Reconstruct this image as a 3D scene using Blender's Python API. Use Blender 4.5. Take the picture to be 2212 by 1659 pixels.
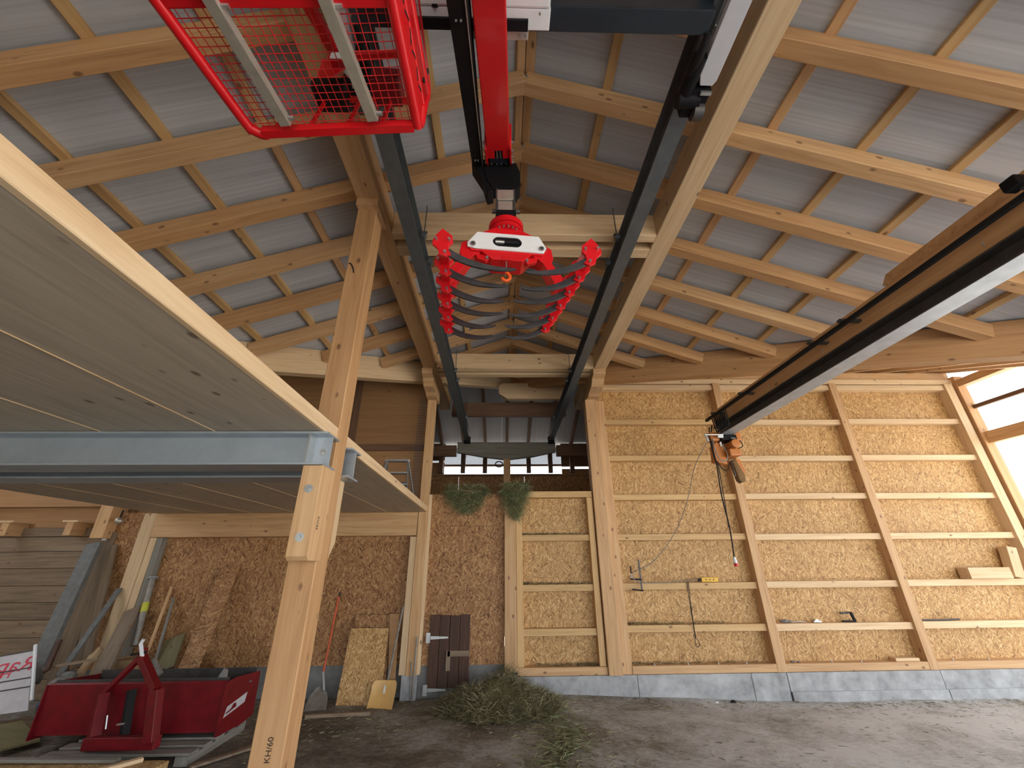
import bpy, bmesh, math, random
from mathutils import Vector, Matrix
random.seed(7)
PI = math.pi
scene = bpy.context.scene
for o in list(bpy.data.objects):
    bpy.data.objects.remove(o)
COL = scene.collection

# ------------------------------------------------------------------ camera
RM = Matrix(((0.99967785, -0.00212788, -0.02529159),
             (-0.02395187, -0.40874386, -0.91233479),
             (-0.00839644, 0.91264666, -0.40866315)))
CAM = Vector((0.0, 0.0, 1.7))
FPX, CX, CY = 876.078, 1106.0, 829.5
cd = bpy.data.cameras.new('camera')
cam = bpy.data.objects.new('camera', cd)
COL.objects.link(cam)
cam.matrix_world = Matrix.Translation(CAM) @ RM.to_4x4()
cd.sensor_fit = 'HORIZONTAL'
cd.sensor_width = 36.0
cd.lens = FPX / 2212.0 * 36.0
cd.clip_start = 0.02
cd.clip_end = 300
scene.camera = cam

# ------------------------------------------------------------------ sky, exposure
w = bpy.data.worlds.new('sky')
scene.world = w
w.use_nodes = True
bg = w.node_tree.nodes['Background']
bg.inputs[0].default_value = (0.90, 0.95, 1.0, 1)
bg.inputs[1].default_value = 3.0
sd = bpy.data.lights.new('sun', 'SUN')
sd.energy = 22.0
sd.angle = math.radians(2)
sd.color = (1.0, 0.95, 0.86)
sun = bpy.data.objects.new('sun', sd)
COL.objects.link(sun)
sun.rotation_euler = (Vector((0.15, -0.70, -1.0))).to_track_quat('-Z', 'Y').to_euler()
vs = scene.view_settings
vs.view_transform = 'Standard'
vs.look = 'None'
vs.gamma = 1.0
vs.use_curve_mapping = False
vs.exposure = 0.44


def at(px, py, ax, val):
    """world point seen at photo pixel (px,py) on the plane axis=val"""
    d = RM @ Vector((px - CX, -(py - CY), -FPX))
    t = (val - CAM[ax]) / d[ax]
    return CAM + d * t


# ------------------------------------------------------------------ materials
MATS = {}


def newmat(name):
    m = bpy.data.materials.new(name)
    m.use_nodes = True
    nt = m.node_tree
    b = nt.nodes['Principled BSDF']
    MATS[name] = m
    return m, nt, b


def N(nt, typ, **kw):
    n = nt.nodes.new(typ)
    for k, v in kw.items():
        if k in n.inputs.keys():
            n.inputs[k].default_value = v
        else:
            setattr(n, k, v)
    return n


def L(nt, a, ao, b, bi):
    nt.links.new(a.outputs[ao], b.inputs[bi])


def ramp(nt, stops):
    r = nt.nodes.new('ShaderNodeValToRGB')
    e = r.color_ramp.elements
    while len(e) < len(stops):
        e.new(0.5)
    for el, (p, c) in zip(e, stops):
        el.position = p
        el.color = (c[0], c[1], c[2], 1)
    return r


def coords(nt, scale, rot=(0, 0, 0), rnd=True):
    tc = N(nt, 'ShaderNodeTexCoord')
    mp = N(nt, 'ShaderNodeMapping')
    mp.inputs['Scale'].default_value = scale
    mp.inputs['Rotation'].default_value = rot
    if rnd:
        oi = N(nt, 'ShaderNodeObjectInfo')
        cmb = N(nt, 'ShaderNodeCombineXYZ')
        for i, k in enumerate((37.0, 91.0, 53.0)):
            mu = N(nt, 'ShaderNodeMath', operation='MULTIPLY')
            mu.inputs[1].default_value = k
            L(nt, oi, 'Random', mu, 0)
            L(nt, mu, 0, cmb, i)
        ad = N(nt, 'ShaderNodeVectorMath', operation='ADD')
        L(nt, tc, 'Object', ad, 0)
        L(nt, cmb, 0, ad, 1)
        L(nt, ad, 0, mp, 'Vector')
    else:
        L(nt, tc, 'Object', mp, 'Vector')
    return mp


def hsv_random(nt, col_node, col_out, amount):
    oi = N(nt, 'ShaderNodeObjectInfo')
    mr = N(nt, 'ShaderNodeMapRange')
    mr.inputs['To Min'].default_value = 1 - amount
    mr.inputs['To Max'].default_value = 1 + amount
    L(nt, oi, 'Random', mr, 'Value')
    h = N(nt, 'ShaderNodeHueSaturation')
    L(nt, mr, 'Result', h, 'Value')
    nt.links.new(col_node.outputs[col_out], h.inputs['Color'])
    return h


def wood(name, dark, mid, light, knot=(0.16, 0.07, 0.03), rough=0.62, knots=0.7, var=0.09, grain=1.0):
    """timber with the grain along the object's local X"""
    m, nt, b = newmat(name)
    c1 = coords(nt, (0.7 * grain, 13 * grain, 13 * grain))
    n1 = N(nt, 'ShaderNodeTexNoise', Scale=1.6, Detail=5.0, Roughness=0.6, Distortion=0.7)
    L(nt, c1, 0, n1, 'Vector')
    c2 = coords(nt, (2.0, 110, 110))
    n2 = N(nt, 'ShaderNodeTexNoise', Scale=1.5, Detail=2.0)
    L(nt, c2, 0, n2, 'Vector')
    mx = N(nt, 'ShaderNodeMath', operation='MULTIPLY_ADD')
    mx.inputs[1].default_value = 0.22
    L(nt, n2, 0, mx, 0)
    s = N(nt, 'ShaderNodeMath', operation='MULTIPLY')
    s.inputs[1].default_value = 0.8
    L(nt, n1, 0, s, 0)
    L(nt, s, 0, mx, 2)
    r = ramp(nt, [(0.3, dark), (0.5, mid), (0.72, light)])
    L(nt, mx, 0, r, 0)
    # knots
    c3 = coords(nt, (4.2, 7.5, 7.5))
    v = N(nt, 'ShaderNodeTexVoronoi', Scale=1.0)
    L(nt, c3, 0, v, 'Vector')
    sp = N(nt, 'ShaderNodeSeparateColor')
    L(nt, v, 'Color', sp, 0)
    gt = N(nt, 'ShaderNodeMath', operation='LESS_THAN')
    gt.inputs[1].default_value = knots
    L(nt, sp, 0, gt, 0)
    mr = N(nt, 'ShaderNodeMapRange')
    mr.inputs['From Min'].default_value = 0.08
    mr.inputs['From Max'].default_value = 0.15
    mr.inputs['To Min'].default_value = 0.8
    mr.inputs['To Max'].default_value = 0.0
    L(nt, v, 'Distance', mr, 'Value')
    mm = N(nt, 'ShaderNodeMath', operation='MULTIPLY')
    L(nt, gt, 0, mm, 0)
    L(nt, mr, 0, mm, 1)
    mix = N(nt, 'ShaderNodeMix', data_type='RGBA')
    L(nt, mm, 0, mix, 0)
    nt.links.new(r.outputs[0], mix.inputs[6])
    mix.inputs[7].default_value = (*knot, 1)
    h = hsv_random(nt, mix, 2, var)
    L(nt, h, 0, b, 'Base Color')
    b.inputs['Roughness'].default_value = rough
    bp = N(nt, 'ShaderNodeBump', Strength=0.12, Distance=0.004)
    L(nt, mx, 0, bp, 'Height')
    L(nt, bp, 0, b, 'Normal')
    return m


def osb(name, c0, c1, c2, c3, sx=1.0, axis='Y'):
    """strand board: flat flakes lying in random directions (board in local XZ)"""
    m, nt, b = newmat(name)
    outs = []
    for i, (ang, sc, lo) in enumerate(((78, (11, 75), 0.0), (38, (13, 80), 5.0), (128, (13, 78), 9.0), (8, (12, 84), 13.0))):
        tc = coords(nt, (1, 1, 1))
        rot = N(nt, 'ShaderNodeVectorRotate', rotation_type='AXIS_ANGLE')
        rot.inputs['Axis'].default_value = (0, 1, 0) if axis == 'Y' else (0, 0, 1)
        rot.inputs['Angle'].default_value = math.radians(ang)
        L(nt, tc, 0, rot, 0)
        # wobble so that strands differ in direction
        nz = N(nt, 'ShaderNodeTexNoise', Scale=9.0, Detail=1.0)
        L(nt, tc, 0, nz, 'Vector')
        va = N(nt, 'ShaderNodeVectorMath', operation='MULTIPLY_ADD')
        va.inputs[1].default_value = (0.05, 0.05, 0.05)
        L(nt, nz, 'Color', va, 0)
        L(nt, rot, 0, va, 2)
        mp = N(nt, 'ShaderNodeMapping')
        mp.inputs['Location'].default_value = (lo, lo, lo)
        mp.inputs['Scale'].default_value = (sc[0] * sx, 0.0, sc[1] * sx) if axis == 'Y' else (sc[0] * sx, sc[1] * sx, 0.0)
        L(nt, va, 0, mp, 0)
        v = N(nt, 'ShaderNodeTexVoronoi', Scale=1.0)
        L(nt, mp, 0, v, 'Vector')
        sp = N(nt, 'ShaderNodeSeparateColor')
        L(nt, v, 'Color', sp, 0)
        outs.append(sp)
    tcm = coords(nt, (1, 1, 1))
    sel = N(nt, 'ShaderNodeTexNoise', Scale=17.0, Detail=2.0)
    L(nt, tcm, 0, sel, 'Vector')
    sepn = N(nt, 'ShaderNodeSeparateColor')
    L(nt, sel, 'Color', sepn, 0)

    def mixsel(a, bq, ch, th):
        g = N(nt, 'ShaderNodeMath', operation='GREATER_THAN')
        g.inputs[1].default_value = th
        nt.links.new(sepn.outputs[ch], g.inputs[0])
        mi = N(nt, 'ShaderNodeMix', data_type='FLOAT')
        L(nt, g, 0, mi, 0)
        nt.links.new(a, mi.inputs[2])
        nt.links.new(bq, mi.inputs[3])
        return mi.outputs[0]
    o1 = mixsel(outs[0].outputs[0], outs[1].outputs[0], 0, 0.52)
    o2 = mixsel(outs[2].outputs[0], outs[3].outputs[0], 1, 0.58)
    o3 = mixsel(o1, o2, 2, 0.53)
    r = ramp(nt, [(0.0, c0), (0.16, c1), (0.62, c2), (1.0, c3)])
    nt.links.new(o3, r.inputs[0])
    big = N(nt, 'ShaderNodeTexNoise', Scale=1.1, Detail=3.0)
    L(nt, tcm, 0, big, 'Vector')
    mr = N(nt, 'ShaderNodeMapRange')
    mr.inputs['To Min'].default_value = 0.82
    mr.inputs['To Max'].default_value = 1.15
    L(nt, big, 0, mr, 'Value')
    h = N(nt, 'ShaderNodeHueSaturation')
    L(nt, mr, 0, h, 'Value')
    L(nt, r, 0, h, 'Color')
    L(nt, h, 0, b, 'Base Color')
    b.inputs['Roughness'].default_value = 0.6
    bp = N(nt, 'ShaderNodeBump', Strength=0.25, Distance=0.003)
    nt.links.new(o3, bp.inputs['Height'])
    L(nt, bp, 0, b, 'Normal')
    return m


def paint(name, col_, *a_, spec=0.5, **kw):
    m = paint0(name, col_, *a_, **kw)
    m.node_tree.nodes['Principled BSDF'].inputs['Specular IOR Level'].default_value = spec
    return m


def paint0(name, col, rough=0.35, metal=0.0, var=0.1, scale=9.0, spots=None, coat=0.0, bump=0.0):
    m, nt, b = newmat(name)
    c = coords(nt, (1, 1, 1))
    n = N(nt, 'ShaderNodeTexNoise', Scale=scale, Detail=5.0, Roughness=0.65)
    L(nt, c, 0, n, 'Vector')
    lo = tuple(max(0, x * (1 - var)) for x in col)
    hi = tuple(min(1, x * (1 + var)) for x in col)
    st = [(0.3, lo), (0.7, hi)]
    if spots:
        st = [(0.25, spots), (0.36, lo), (0.7, hi)]
    r = ramp(nt, st)
    L(nt, n, 0, r, 0)
    L(nt, r, 0, b, 'Base Color')
    b.inputs['Metallic'].default_value = metal
    b.inputs['Roughness'].default_value = rough
    b.inputs['Coat Weight'].default_value = coat
    if bump:
        bp = N(nt, 'ShaderNodeBump', Strength=bump, Distance=0.01)
        L(nt, n, 0, bp, 'Height')
        L(nt, bp, 0, b, 'Normal')
    return m


wood('spruce', (0.46, 0.255, 0.115), (0.60, 0.365, 0.18), (0.70, 0.46, 0.25))
wood('spruce_pale', (0.57, 0.375, 0.20), (0.70, 0.50, 0.295), (0.78, 0.60, 0.385), knots=0.5)
wood('spruce_warm', (0.42, 0.215, 0.09), (0.55, 0.31, 0.14), (0.64, 0.385, 0.19))
wood('spruce_batten', (0.49, 0.29, 0.12), (0.61, 0.39, 0.175), (0.69, 0.47, 0.23), knots=0.4)
wood('clt_face', (0.36, 0.305, 0.24), (0.47, 0.40, 0.315), (0.56, 0.485, 0.385), knots=1.0, knot=(0.12, 0.08, 0.05))
wood('old_board', (0.13, 0.09, 0.058), (0.23, 0.165, 0.108), (0.32, 0.235, 0.155), knots=0.5, var=0.2)
wood('dark_board', (0.035, 0.014, 0.008), (0.065, 0.026, 0.014), (0.10, 0.042, 0.022), knots=0.2)
wood('loft_dark', (0.10, 0.05, 0.03), (0.16, 0.085, 0.05), (0.22, 0.12, 0.07))
wood('grey_board', (0.16, 0.15, 0.13), (0.24, 0.225, 0.195), (0.32, 0.30, 0.26), knots=0.2)
wood('green_board', (0.14, 0.12, 0.06), (0.20, 0.17, 0.08), (0.26, 0.22, 0.11), knots=0.2)
wood('plywood', (0.30, 0.155, 0.065), (0.36, 0.195, 0.085), (0.42, 0.235, 0.105), knots=0.15, var=0.12)
osb('osb_fresh', (0.23, 0.115, 0.03), (0.40, 0.215, 0.070), (0.54, 0.315, 0.118), (0.73, 0.49, 0.235))
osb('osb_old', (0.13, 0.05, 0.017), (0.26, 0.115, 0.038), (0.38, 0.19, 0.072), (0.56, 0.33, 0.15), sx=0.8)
osb('osb_old_flat', (0.13, 0.05, 0.017), (0.26, 0.115, 0.038), (0.38, 0.19, 0.072), (0.56, 0.33, 0.15), sx=0.8, axis='Z')
osb('osb_flat', (0.22, 0.11, 0.04), (0.38, 0.22, 0.085), (0.50, 0.32, 0.135), (0.66, 0.46, 0.22), axis='Z')
paint('red', (0.66, 0.006, 0.012), rough=0.36, var=0.06, coat=0.15)
paint('red_dull', (0.17, 0.003, 0.008), rough=0.45, var=0.2, spots=(0.12, 0.012, 0.014))
paint('black', (0.010, 0.010, 0.012), rough=0.5, spec=0.12)
paint('tine_black', (0.045, 0.045, 0.05), rough=0.42, var=0.3, scale=20)
paint('rail_steel', (0.115, 0.13, 0.142), rough=0.42, metal=0.25, var=0.15)
paint('dark_steel', (0.09, 0.085, 0.085), rough=0.5, metal=0.5, var=0.25)
paint('mill_steel', (0.40, 0.43, 0.48), rough=0.4, metal=0.3, var=0.15)
paint('navy_steel', (0.018, 0.025, 0.035), rough=0.3, var=0.2)
paint('galvanized', (0.50, 0.52, 0.52), rough=0.35, metal=0.85, var=0.12, scale=30)
paint('skid_zinc', (0.50, 0.48, 0.42), rough=0.36, metal=0.5, var=0.12, scale=14)
paint('beam_zinc', (0.44, 0.50, 0.56), rough=0.42, metal=0.6, var=0.08, scale=5)
paint('white', (0.78, 0.81, 0.85), rough=0.4, var=0.03)
paint('silver', (0.62, 0.63, 0.68), rough=0.35, metal=0.3, var=0.05)
paint('grey_plate', (0.55, 0.53, 0.48), rough=0.35, metal=0.6, var=0.12)
paint('orange', (0.54, 0.19, 0.045), rough=0.45, var=0.1)
paint('hook_orange', (0.9, 0.13, 0.02), rough=0.35, var=0.05)
paint('yellow', (0.75, 0.44, 0.03), rough=0.4, var=0.08)
paint('shovel_yellow', (0.70, 0.42, 0.14), rough=0.45, var=0.08)
paint('orange_handle', (0.62, 0.10, 0.03), rough=0.5, var=0.15)
paint('alu_dull', (0.30, 0.28, 0.25), rough=0.5, metal=0.5, var=0.25, scale=16)
paint('weathered_metal', (0.15, 0.155, 0.15), rough=0.6, metal=0.2, var=0.25, scale=16)
paint('rubber', (0.015, 0.015, 0.016), rough=0.6, spec=0.2)
paint('cable_grey', (0.22, 0.22, 0.21), rough=0.5)
paint('plug_red', (0.6, 0.02, 0.02), rough=0.4)
paint('sack', (0.20, 0.115, 0.045), rough=0.85, var=0.25, scale=14)
paint('blue', (0.01, 0.02, 0.14), rough=0.4)
paint('blue_cloth', (0.05, 0.07, 0.11), rough=0.9, var=0.5, scale=18, bump=0.6)
paint('tarp_white', (0.55, 0.53, 0.55), rough=0.6, var=0.12)
paint('print_red', (0.6, 0.02, 0.05), rough=0.5)
paint('print_black', (0.01, 0.01, 0.01), rough=0.7)
paint('stencil', (0.03, 0.022, 0.016), rough=0.8)
paint('cardboard', (0.42, 0.28, 0.15), rough=0.85, var=0.12)
paint('grey_rag', (0.22, 0.22, 0.21), rough=0.9, var=0.5, scale=16, bump=0.6)
paint('concrete', (0.40, 0.41, 0.42), rough=0.85, var=0.28, scale=4.0, spots=(0.24, 0.235, 0.225), bump=0.15)
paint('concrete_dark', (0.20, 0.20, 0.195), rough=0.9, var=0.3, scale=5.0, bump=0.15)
paint('gravel', (0.42, 0.40, 0.36), rough=0.95, var=0.25, scale=3.0)
paint('translucent_sheet', (0.62, 0.66, 0.70), rough=0.5, var=0.05)
paint('pallet_wood', (0.33, 0.27, 0.20), rough=0.85, var=0.3, scale=12)
paint('lime_band', (0.5, 0.5, 0.05), rough=0.5)

m = MATS['translucent_sheet']
nt = m.node_tree
b = nt.nodes['Principled BSDF']
tr = N(nt, 'ShaderNodeBsdfTranslucent')
tr.inputs[0].default_value = (0.45, 0.47, 0.5, 1)
ms = N(nt, 'ShaderNodeMixShader')
ms.inputs[0].default_value = 0.45
L(nt, b, 0, ms, 1)
L(nt, tr, 0, ms, 2)
L(nt, ms, 0, nt.nodes['Material Output'], 0)

# roof sheet with fine ribs running down the slope (local X), tinted grey
m, nt, b = newmat('roof_sheet')
c = coords(nt, (0.35, 26, 1))
n = N(nt, 'ShaderNodeTexNoise', Scale=1.6, Detail=4.0, Roughness=0.6)
L(nt, c, 0, n, 'Vector')
r = ramp(nt, [(0.25, (0.45, 0.47, 0.51)), (0.55, (0.56, 0.585, 0.63)), (0.8, (0.66, 0.69, 0.74))])
L(nt, n, 0, r, 0)
h = hsv_random(nt, r, 0, 0.04)
L(nt, h, 0, b, 'Base Color')
b.inputs['Roughness'].default_value = 0.5
bp = N(nt, 'ShaderNodeBump', Strength=0.2, Distance=0.004)
L(nt, n, 0, bp, 'Height')
L(nt, bp, 0, b, 'Normal')

# floor: trodden dust, hay dirt over concrete, light from the right in the colour
m, nt, b = newmat('floor_dirt_and_light')
c = coords(nt, (1, 1, 1), rnd=False)
n1 = N(nt, 'ShaderNodeTexNoise', Scale=0.9, Detail=8.0, Roughness=0.68, Distortion=0.4)
L(nt, c, 0, n1, 'Vector')
c2 = coords(nt, (9, 22, 9), rot=(0, 0, 0.35), rnd=False)
n2 = N(nt, 'ShaderNodeTexNoise', Scale=1.3, Detail=6.0, Roughness=0.75, Distortion=1.2)
L(nt, c2, 0, n2, 'Vector')
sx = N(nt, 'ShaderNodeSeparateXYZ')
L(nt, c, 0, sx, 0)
mr = N(nt, 'ShaderNodeMapRange')  # lighter towards the right: daylight painted into the floor colour
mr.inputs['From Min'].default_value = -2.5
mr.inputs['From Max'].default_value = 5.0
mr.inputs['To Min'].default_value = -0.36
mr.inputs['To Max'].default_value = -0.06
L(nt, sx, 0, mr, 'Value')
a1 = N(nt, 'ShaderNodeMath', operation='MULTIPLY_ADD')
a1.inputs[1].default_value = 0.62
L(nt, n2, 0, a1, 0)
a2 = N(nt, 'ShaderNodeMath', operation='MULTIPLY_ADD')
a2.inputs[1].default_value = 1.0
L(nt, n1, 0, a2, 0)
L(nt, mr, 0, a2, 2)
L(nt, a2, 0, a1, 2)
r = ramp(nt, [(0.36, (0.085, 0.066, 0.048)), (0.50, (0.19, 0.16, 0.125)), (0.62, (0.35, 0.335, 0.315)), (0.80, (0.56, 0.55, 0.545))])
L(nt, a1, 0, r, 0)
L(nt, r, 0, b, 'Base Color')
b.inputs['Roughness'].default_value = 0.9
bp = N(nt, 'ShaderNodeBump', Strength=0.5, Distance=0.02)
L(nt, a1, 0, bp, 'Height')
L(nt, bp, 0, b, 'Normal')


def haymat(name, a, c_, d):
    m, nt, b = newmat(name)
    g = N(nt, 'ShaderNodeNewGeometry')
    r = ramp(nt, [(0.0, a), (0.6, c_), (1.0, d)])
    L(nt, g, 'Random Per Island', r, 0)
    L(nt, r, 0, b, 'Base Color')
    b.inputs['Roughness'].default_value = 0.75


haymat('hay', (0.07, 0.062, 0.028), (0.18, 0.16, 0.075), (0.45, 0.41, 0.25))
haymat('hay_green', (0.09, 0.10, 0.04), (0.20, 0.22, 0.10), (0.42, 0.43, 0.24))

m, nt, b = newmat('acrylic')
b.inputs['Base Color'].default_value = (0.95, 0.96, 0.97, 1)
b.inputs['Roughness'].default_value = 0.05
b.inputs['Transmission Weight'].default_value = 1.0
b.inputs['IOR'].default_value = 1.12

# ------------------------------------------------------------------ mesh helpers


def V(*a):
    return Vector(a)


def link(o, parent=None):
    COL.objects.link(o)
    if parent is not None:
        o.parent = parent
        o.matrix_parent_inverse = BASE[parent.name].inverted()
    BASE[o.name] = o.matrix_basis.copy() if parent is None else BASE[parent.name] @ o.matrix_parent_inverse @ o.matrix_basis
    return o


BASE = {}


def empty(name, loc):
    o = bpy.data.objects.new(name, None)
    o.empty_display_size = 0.1
    o.matrix_basis = Matrix.Translation(Vector(loc))
    return link(o)


def tag(o, label=None, cat=None, group=None, kind=None):
    if label:
        o['label'] = label
    if cat:
        o['category'] = cat
    if group:
        o['group'] = group
    if kind:
        o['kind'] = kind
    return o


def thing(name, label, cat, loc, group=None):
    return tag(empty(name, loc), label, cat, group)


def raw(name, verts, faces, mat, parent=None, mw=None, smooth=False):
    me = bpy.data.meshes.new(name)
    me.from_pydata([tuple(v) for v in verts], [], faces)
    me.materials.append(MATS[mat])
    if smooth:
        for p in me.polygons:
            p.use_smooth = True
    me.update()
    o = bpy.data.objects.new(name, me)
    if mw is not None:
        o.matrix_basis = mw
    return link(o, parent)


def frame(p0, p1, up=(0, 0, 1)):
    x = (p1 - p0).normalized()
    u = Vector(up)
    y = u.cross(x)
    if y.length < 1e-5:
        u = Vector((0, 1, 0))
        y = u.cross(x)
    y.normalize()
    z = x.cross(y)
    m = Matrix((x, y, z)).transposed().to_4x4()
    m.translation = p0
    return m


TCACHE = {}


def timber(name, p0, p1, w, h, mat, parent=None, up=(0, 0, 1), ch=0.004):
    """chamfered square timber along p0-p1; w sideways, h along up; local X = grain"""
    p0, p1 = Vector(p0), Vector(p1)
    mw = frame(p0, p1, up)
    ln = (p1 - p0).length
    key = (round(ln, 4), round(w, 4), round(h, 4), mat, ch)
    me = TCACHE.get(key)
    if me is None:
        a, b_ = w / 2, h / 2
        c = min(ch, a * 0.45, b_ * 0.45)
        sec = [(-a + c, -b_), (a - c, -b_), (a, -b_ + c), (a, b_ - c), (a - c, b_), (-a + c, b_), (-a, b_ - c), (-a, -b_ + c)]
        vs_ = [(0, y, z) for y, z in sec] + [(ln, y, z) for y, z in sec]
        fs = [tuple(range(7, -1, -1)), tuple(range(8, 16))]
        for i in range(8):
            j = (i + 1) % 8
            fs.append((i, j, 8 + j, 8 + i))
        me = bpy.data.meshes.new(name)
        me.from_pydata(vs_, [], fs)
        me.materials.append(MATS[mat])
        me.update()
        TCACHE[key] = me
    o = bpy.data.objects.new(name, me)
    o.matrix_basis = mw
    return link(o, parent)


def box(name, lo, hi, mat, parent=None, ch=0.004):
    lo, hi = Vector(lo), Vector(hi)
    s = hi - lo
    c = (lo + hi) / 2
    if s.x >= s.y and s.x >= s.z:
        return timber(name, (lo.x, c.y, c.z), (hi.x, c.y, c.z), s.y, s.z, mat, parent, ch=ch)
    if s.y >= s.z:
        return timber(name, (c.x, lo.y, c.z), (c.x, hi.y, c.z), s.x, s.z, mat, parent, ch=ch)
    return timber(name, (c.x, c.y, lo.z), (c.x, c.y, hi.z), s.x, s.y, mat, parent, up=(0, 1, 0), ch=ch)


class MB:
    """collects shapes in world space and links them as ONE mesh object"""

    def __init__(self):
        self.v, self.f = [], []

    def add(self, vs_, fs):
        n = len(self.v)
        self.v += [Vector(q) for q in vs_]
        self.f += [tuple(n + i for i in f) for f in fs]
        return self

    def prism(self, pts, off):
        """polygon pts (3D, planar) extruded by the vector off"""
        off = Vector(off)
        pts = [Vector(p) for p in pts]
        n = len(pts)
        nrm = Vector()
        for i in range(n):
            nrm += pts[i].cross(pts[(i + 1) % n])
        if nrm.dot(off) > 0:
            pts.reverse()
        vs_ = pts + [p + off for p in pts]
        fs = [tuple(range(n)), tuple(range(2 * n - 1, n - 1, -1))]
        for i in range(n):
            j = (i + 1) % n
            fs.append((j, i, n + i, n + j))
        return self.add(vs_, fs)

    def box(self, lo, hi):
        lo, hi = Vector(lo), Vector(hi)
        return self.prism([(lo.x, lo.y, lo.z), (hi.x, lo.y, lo.z), (hi.x, hi.y, lo.z), (lo.x, hi.y, lo.z)], (0, 0, hi.z - lo.z))

    def bar(self, p0, p1, w, h, up=(0, 0, 1)):
        p0, p1 = Vector(p0), Vector(p1)
        m_ = frame(p0, p1, up)
        ln = (p1 - p0).length
        pts = [m_ @ Vector((0, y * w / 2, z * h / 2)) for y, z in ((-1, -1), (1, -1), (1, 1), (-1, 1))]
        return self.prism(pts, (p1 - p0))

    def cyl(self, p0, p1, r, r2=None, n=16):
        p0, p1 = Vector(p0), Vector(p1)
        r2 = r if r2 is None else r2
        m_ = frame(p0, p1)
        ln = (p1 - p0).length
        vs_ = []
        for x, rr in ((0, r), (ln, r2)):
            for i in range(n):
                a = 2 * PI * i / n
                vs_.append(m_ @ Vector((x, rr * math.cos(a), rr * math.sin(a))))
        fs = [tuple(range(n - 1, -1, -1)), tuple(range(n, 2 * n))]
        for i in range(n):
            j = (i + 1) % n
            fs.append((i, j, n + j, n + i))
        return self.add(vs_, fs)

    def tube(self, pts, r, n=8, closed=False, radii=None, flat=1.0):
        pts = [Vector(p) for p in pts]
        k = len(pts)
        vs_ = []
        prev = None
        for i in range(k):
            if closed:
                t = (pts[(i + 1) % k] - pts[i - 1]).normalized()
            else:
                t = (pts[min(i + 1, k - 1)] - pts[max(i - 1, 0)]).normalized()
            if prev is None:
                u = t.orthogonal().normalized()
            else:
                u = (prev - t * prev.dot(t)).normalized()
            prev = u
            v_ = t.cross(u)
            rr = radii[i] if radii else r
            for j in range(n):
                a = 2 * PI * j / n
                vs_.append(pts[i] + u * rr * math.cos(a) + v_ * rr * flat * math.sin(a))
        fs = []
        kk = k if closed else k - 1
        for i in range(kk):
            for j in range(n):
                a, b_ = i * n + j, i * n + (j + 1) % n
                c_, d_ = ((i + 1) % k) * n + (j + 1) % n, ((i + 1) % k) * n + j
                fs.append((a, b_, c_, d_))
        if not closed:
            fs.append(tuple(range(n - 1, -1, -1)))
            fs.append(tuple(range((k - 1) * n, k * n)))
        return self.add(vs_, fs)

    def sphere(self, c, r, n=10, sc=(1, 1, 1)):
        c = Vector(c)
        vs_, fs = [], []
        for i in range(1, n):
            th = PI * i / n
            for j in range(2 * n):
                ph = PI * j / n
                vs_.append(c + Vector((r * sc[0] * math.sin(th) * math.cos(ph), r * sc[1] * math.sin(th) * math.sin(ph), r * sc[2] * math.cos(th))))
        top, bot = len(vs_), len(vs_) + 1
        vs_ += [c + Vector((0, 0, r * sc[2])), c - Vector((0, 0, r * sc[2]))]
        m2 = 2 * n
        for i in range(n - 2):
            for j in range(m2):
                fs.append((i * m2 + j, (i + 1) * m2 + j, (i + 1) * m2 + (j + 1) % m2, i * m2 + (j + 1) % m2))
        for j in range(m2):
            fs.append((top, j, (j + 1) % m2))
            fs.append((bot, (n - 2) * m2 + (j + 1) % m2, (n - 2) * m2 + j))
        return self.add(vs_, fs)

    def build(self, name, mat, parent=None, smooth=False, bevel=0.0, origin=None):
        if origin is None:
            lo = Vector((min(v.x for v in self.v), min(v.y for v in self.v), min(v.z for v in self.v)))
            hi = Vector((max(v.x for v in self.v), max(v.y for v in self.v), max(v.z for v in self.v)))
            origin = Vector(((lo.x + hi.x) / 2, (lo.y + hi.y) / 2, lo.z))
        origin = Vector(origin)
        me = bpy.data.meshes.new(name)
        me.from_pydata([tuple(v - origin) for v in self.v], [], self.f)
        me.materials.append(MATS[mat])
        if bevel > 0:
            bm = bmesh.new()
            bm.from_mesh(me)
            bmesh.ops.recalc_face_normals(bm, faces=bm.faces)
            es = [e for e in bm.edges if len(e.link_faces) == 2 and e.calc_face_angle(0) > 0.6]
            bmesh.ops.bevel(bm, geom=es, offset=bevel, segments=2, affect='EDGES', profile=0.6)
            bm.to_mesh(me)
            bm.free()
        if smooth:
            me.polygons.foreach_set('use_smooth', [True] * len(me.polygons))
            try:
                me.set_sharp_from_angle(angle=0.7)
            except Exception:
                pass
        me.update()
        o = bpy.data.objects.new(name, me)
        o.matrix_basis = Matrix.Translation(origin)
        return link(o, parent)


def bez(p0, p1, p2, n=10):
    p0, p1, p2 = Vector(p0), Vector(p1), Vector(p2)
    return [p0 * (1 - t) ** 2 + p1 * 2 * t * (1 - t) + p2 * t * t for t in [i / n for i in range(n + 1)]]


def smoothline(pts, n=6):
    """Catmull-Rom through pts"""
    pts = [Vector(p) for p in pts]
    out = []
    for i in range(len(pts) - 1):
        a = pts[max(i - 1, 0)]
        b_, c_ = pts[i], pts[i + 1]
        d = pts[min(i + 2, len(pts) - 1)]
        for k in range(n):
            t = k / n
            out.append(0.5 * ((2 * b_) + (c_ - a) * t + (2 * a - 5 * b_ + 4 * c_ - d) * t * t + (3 * b_ - a - 3 * c_ + d) * t ** 3))
    out.append(pts[-1])
    return out


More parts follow.
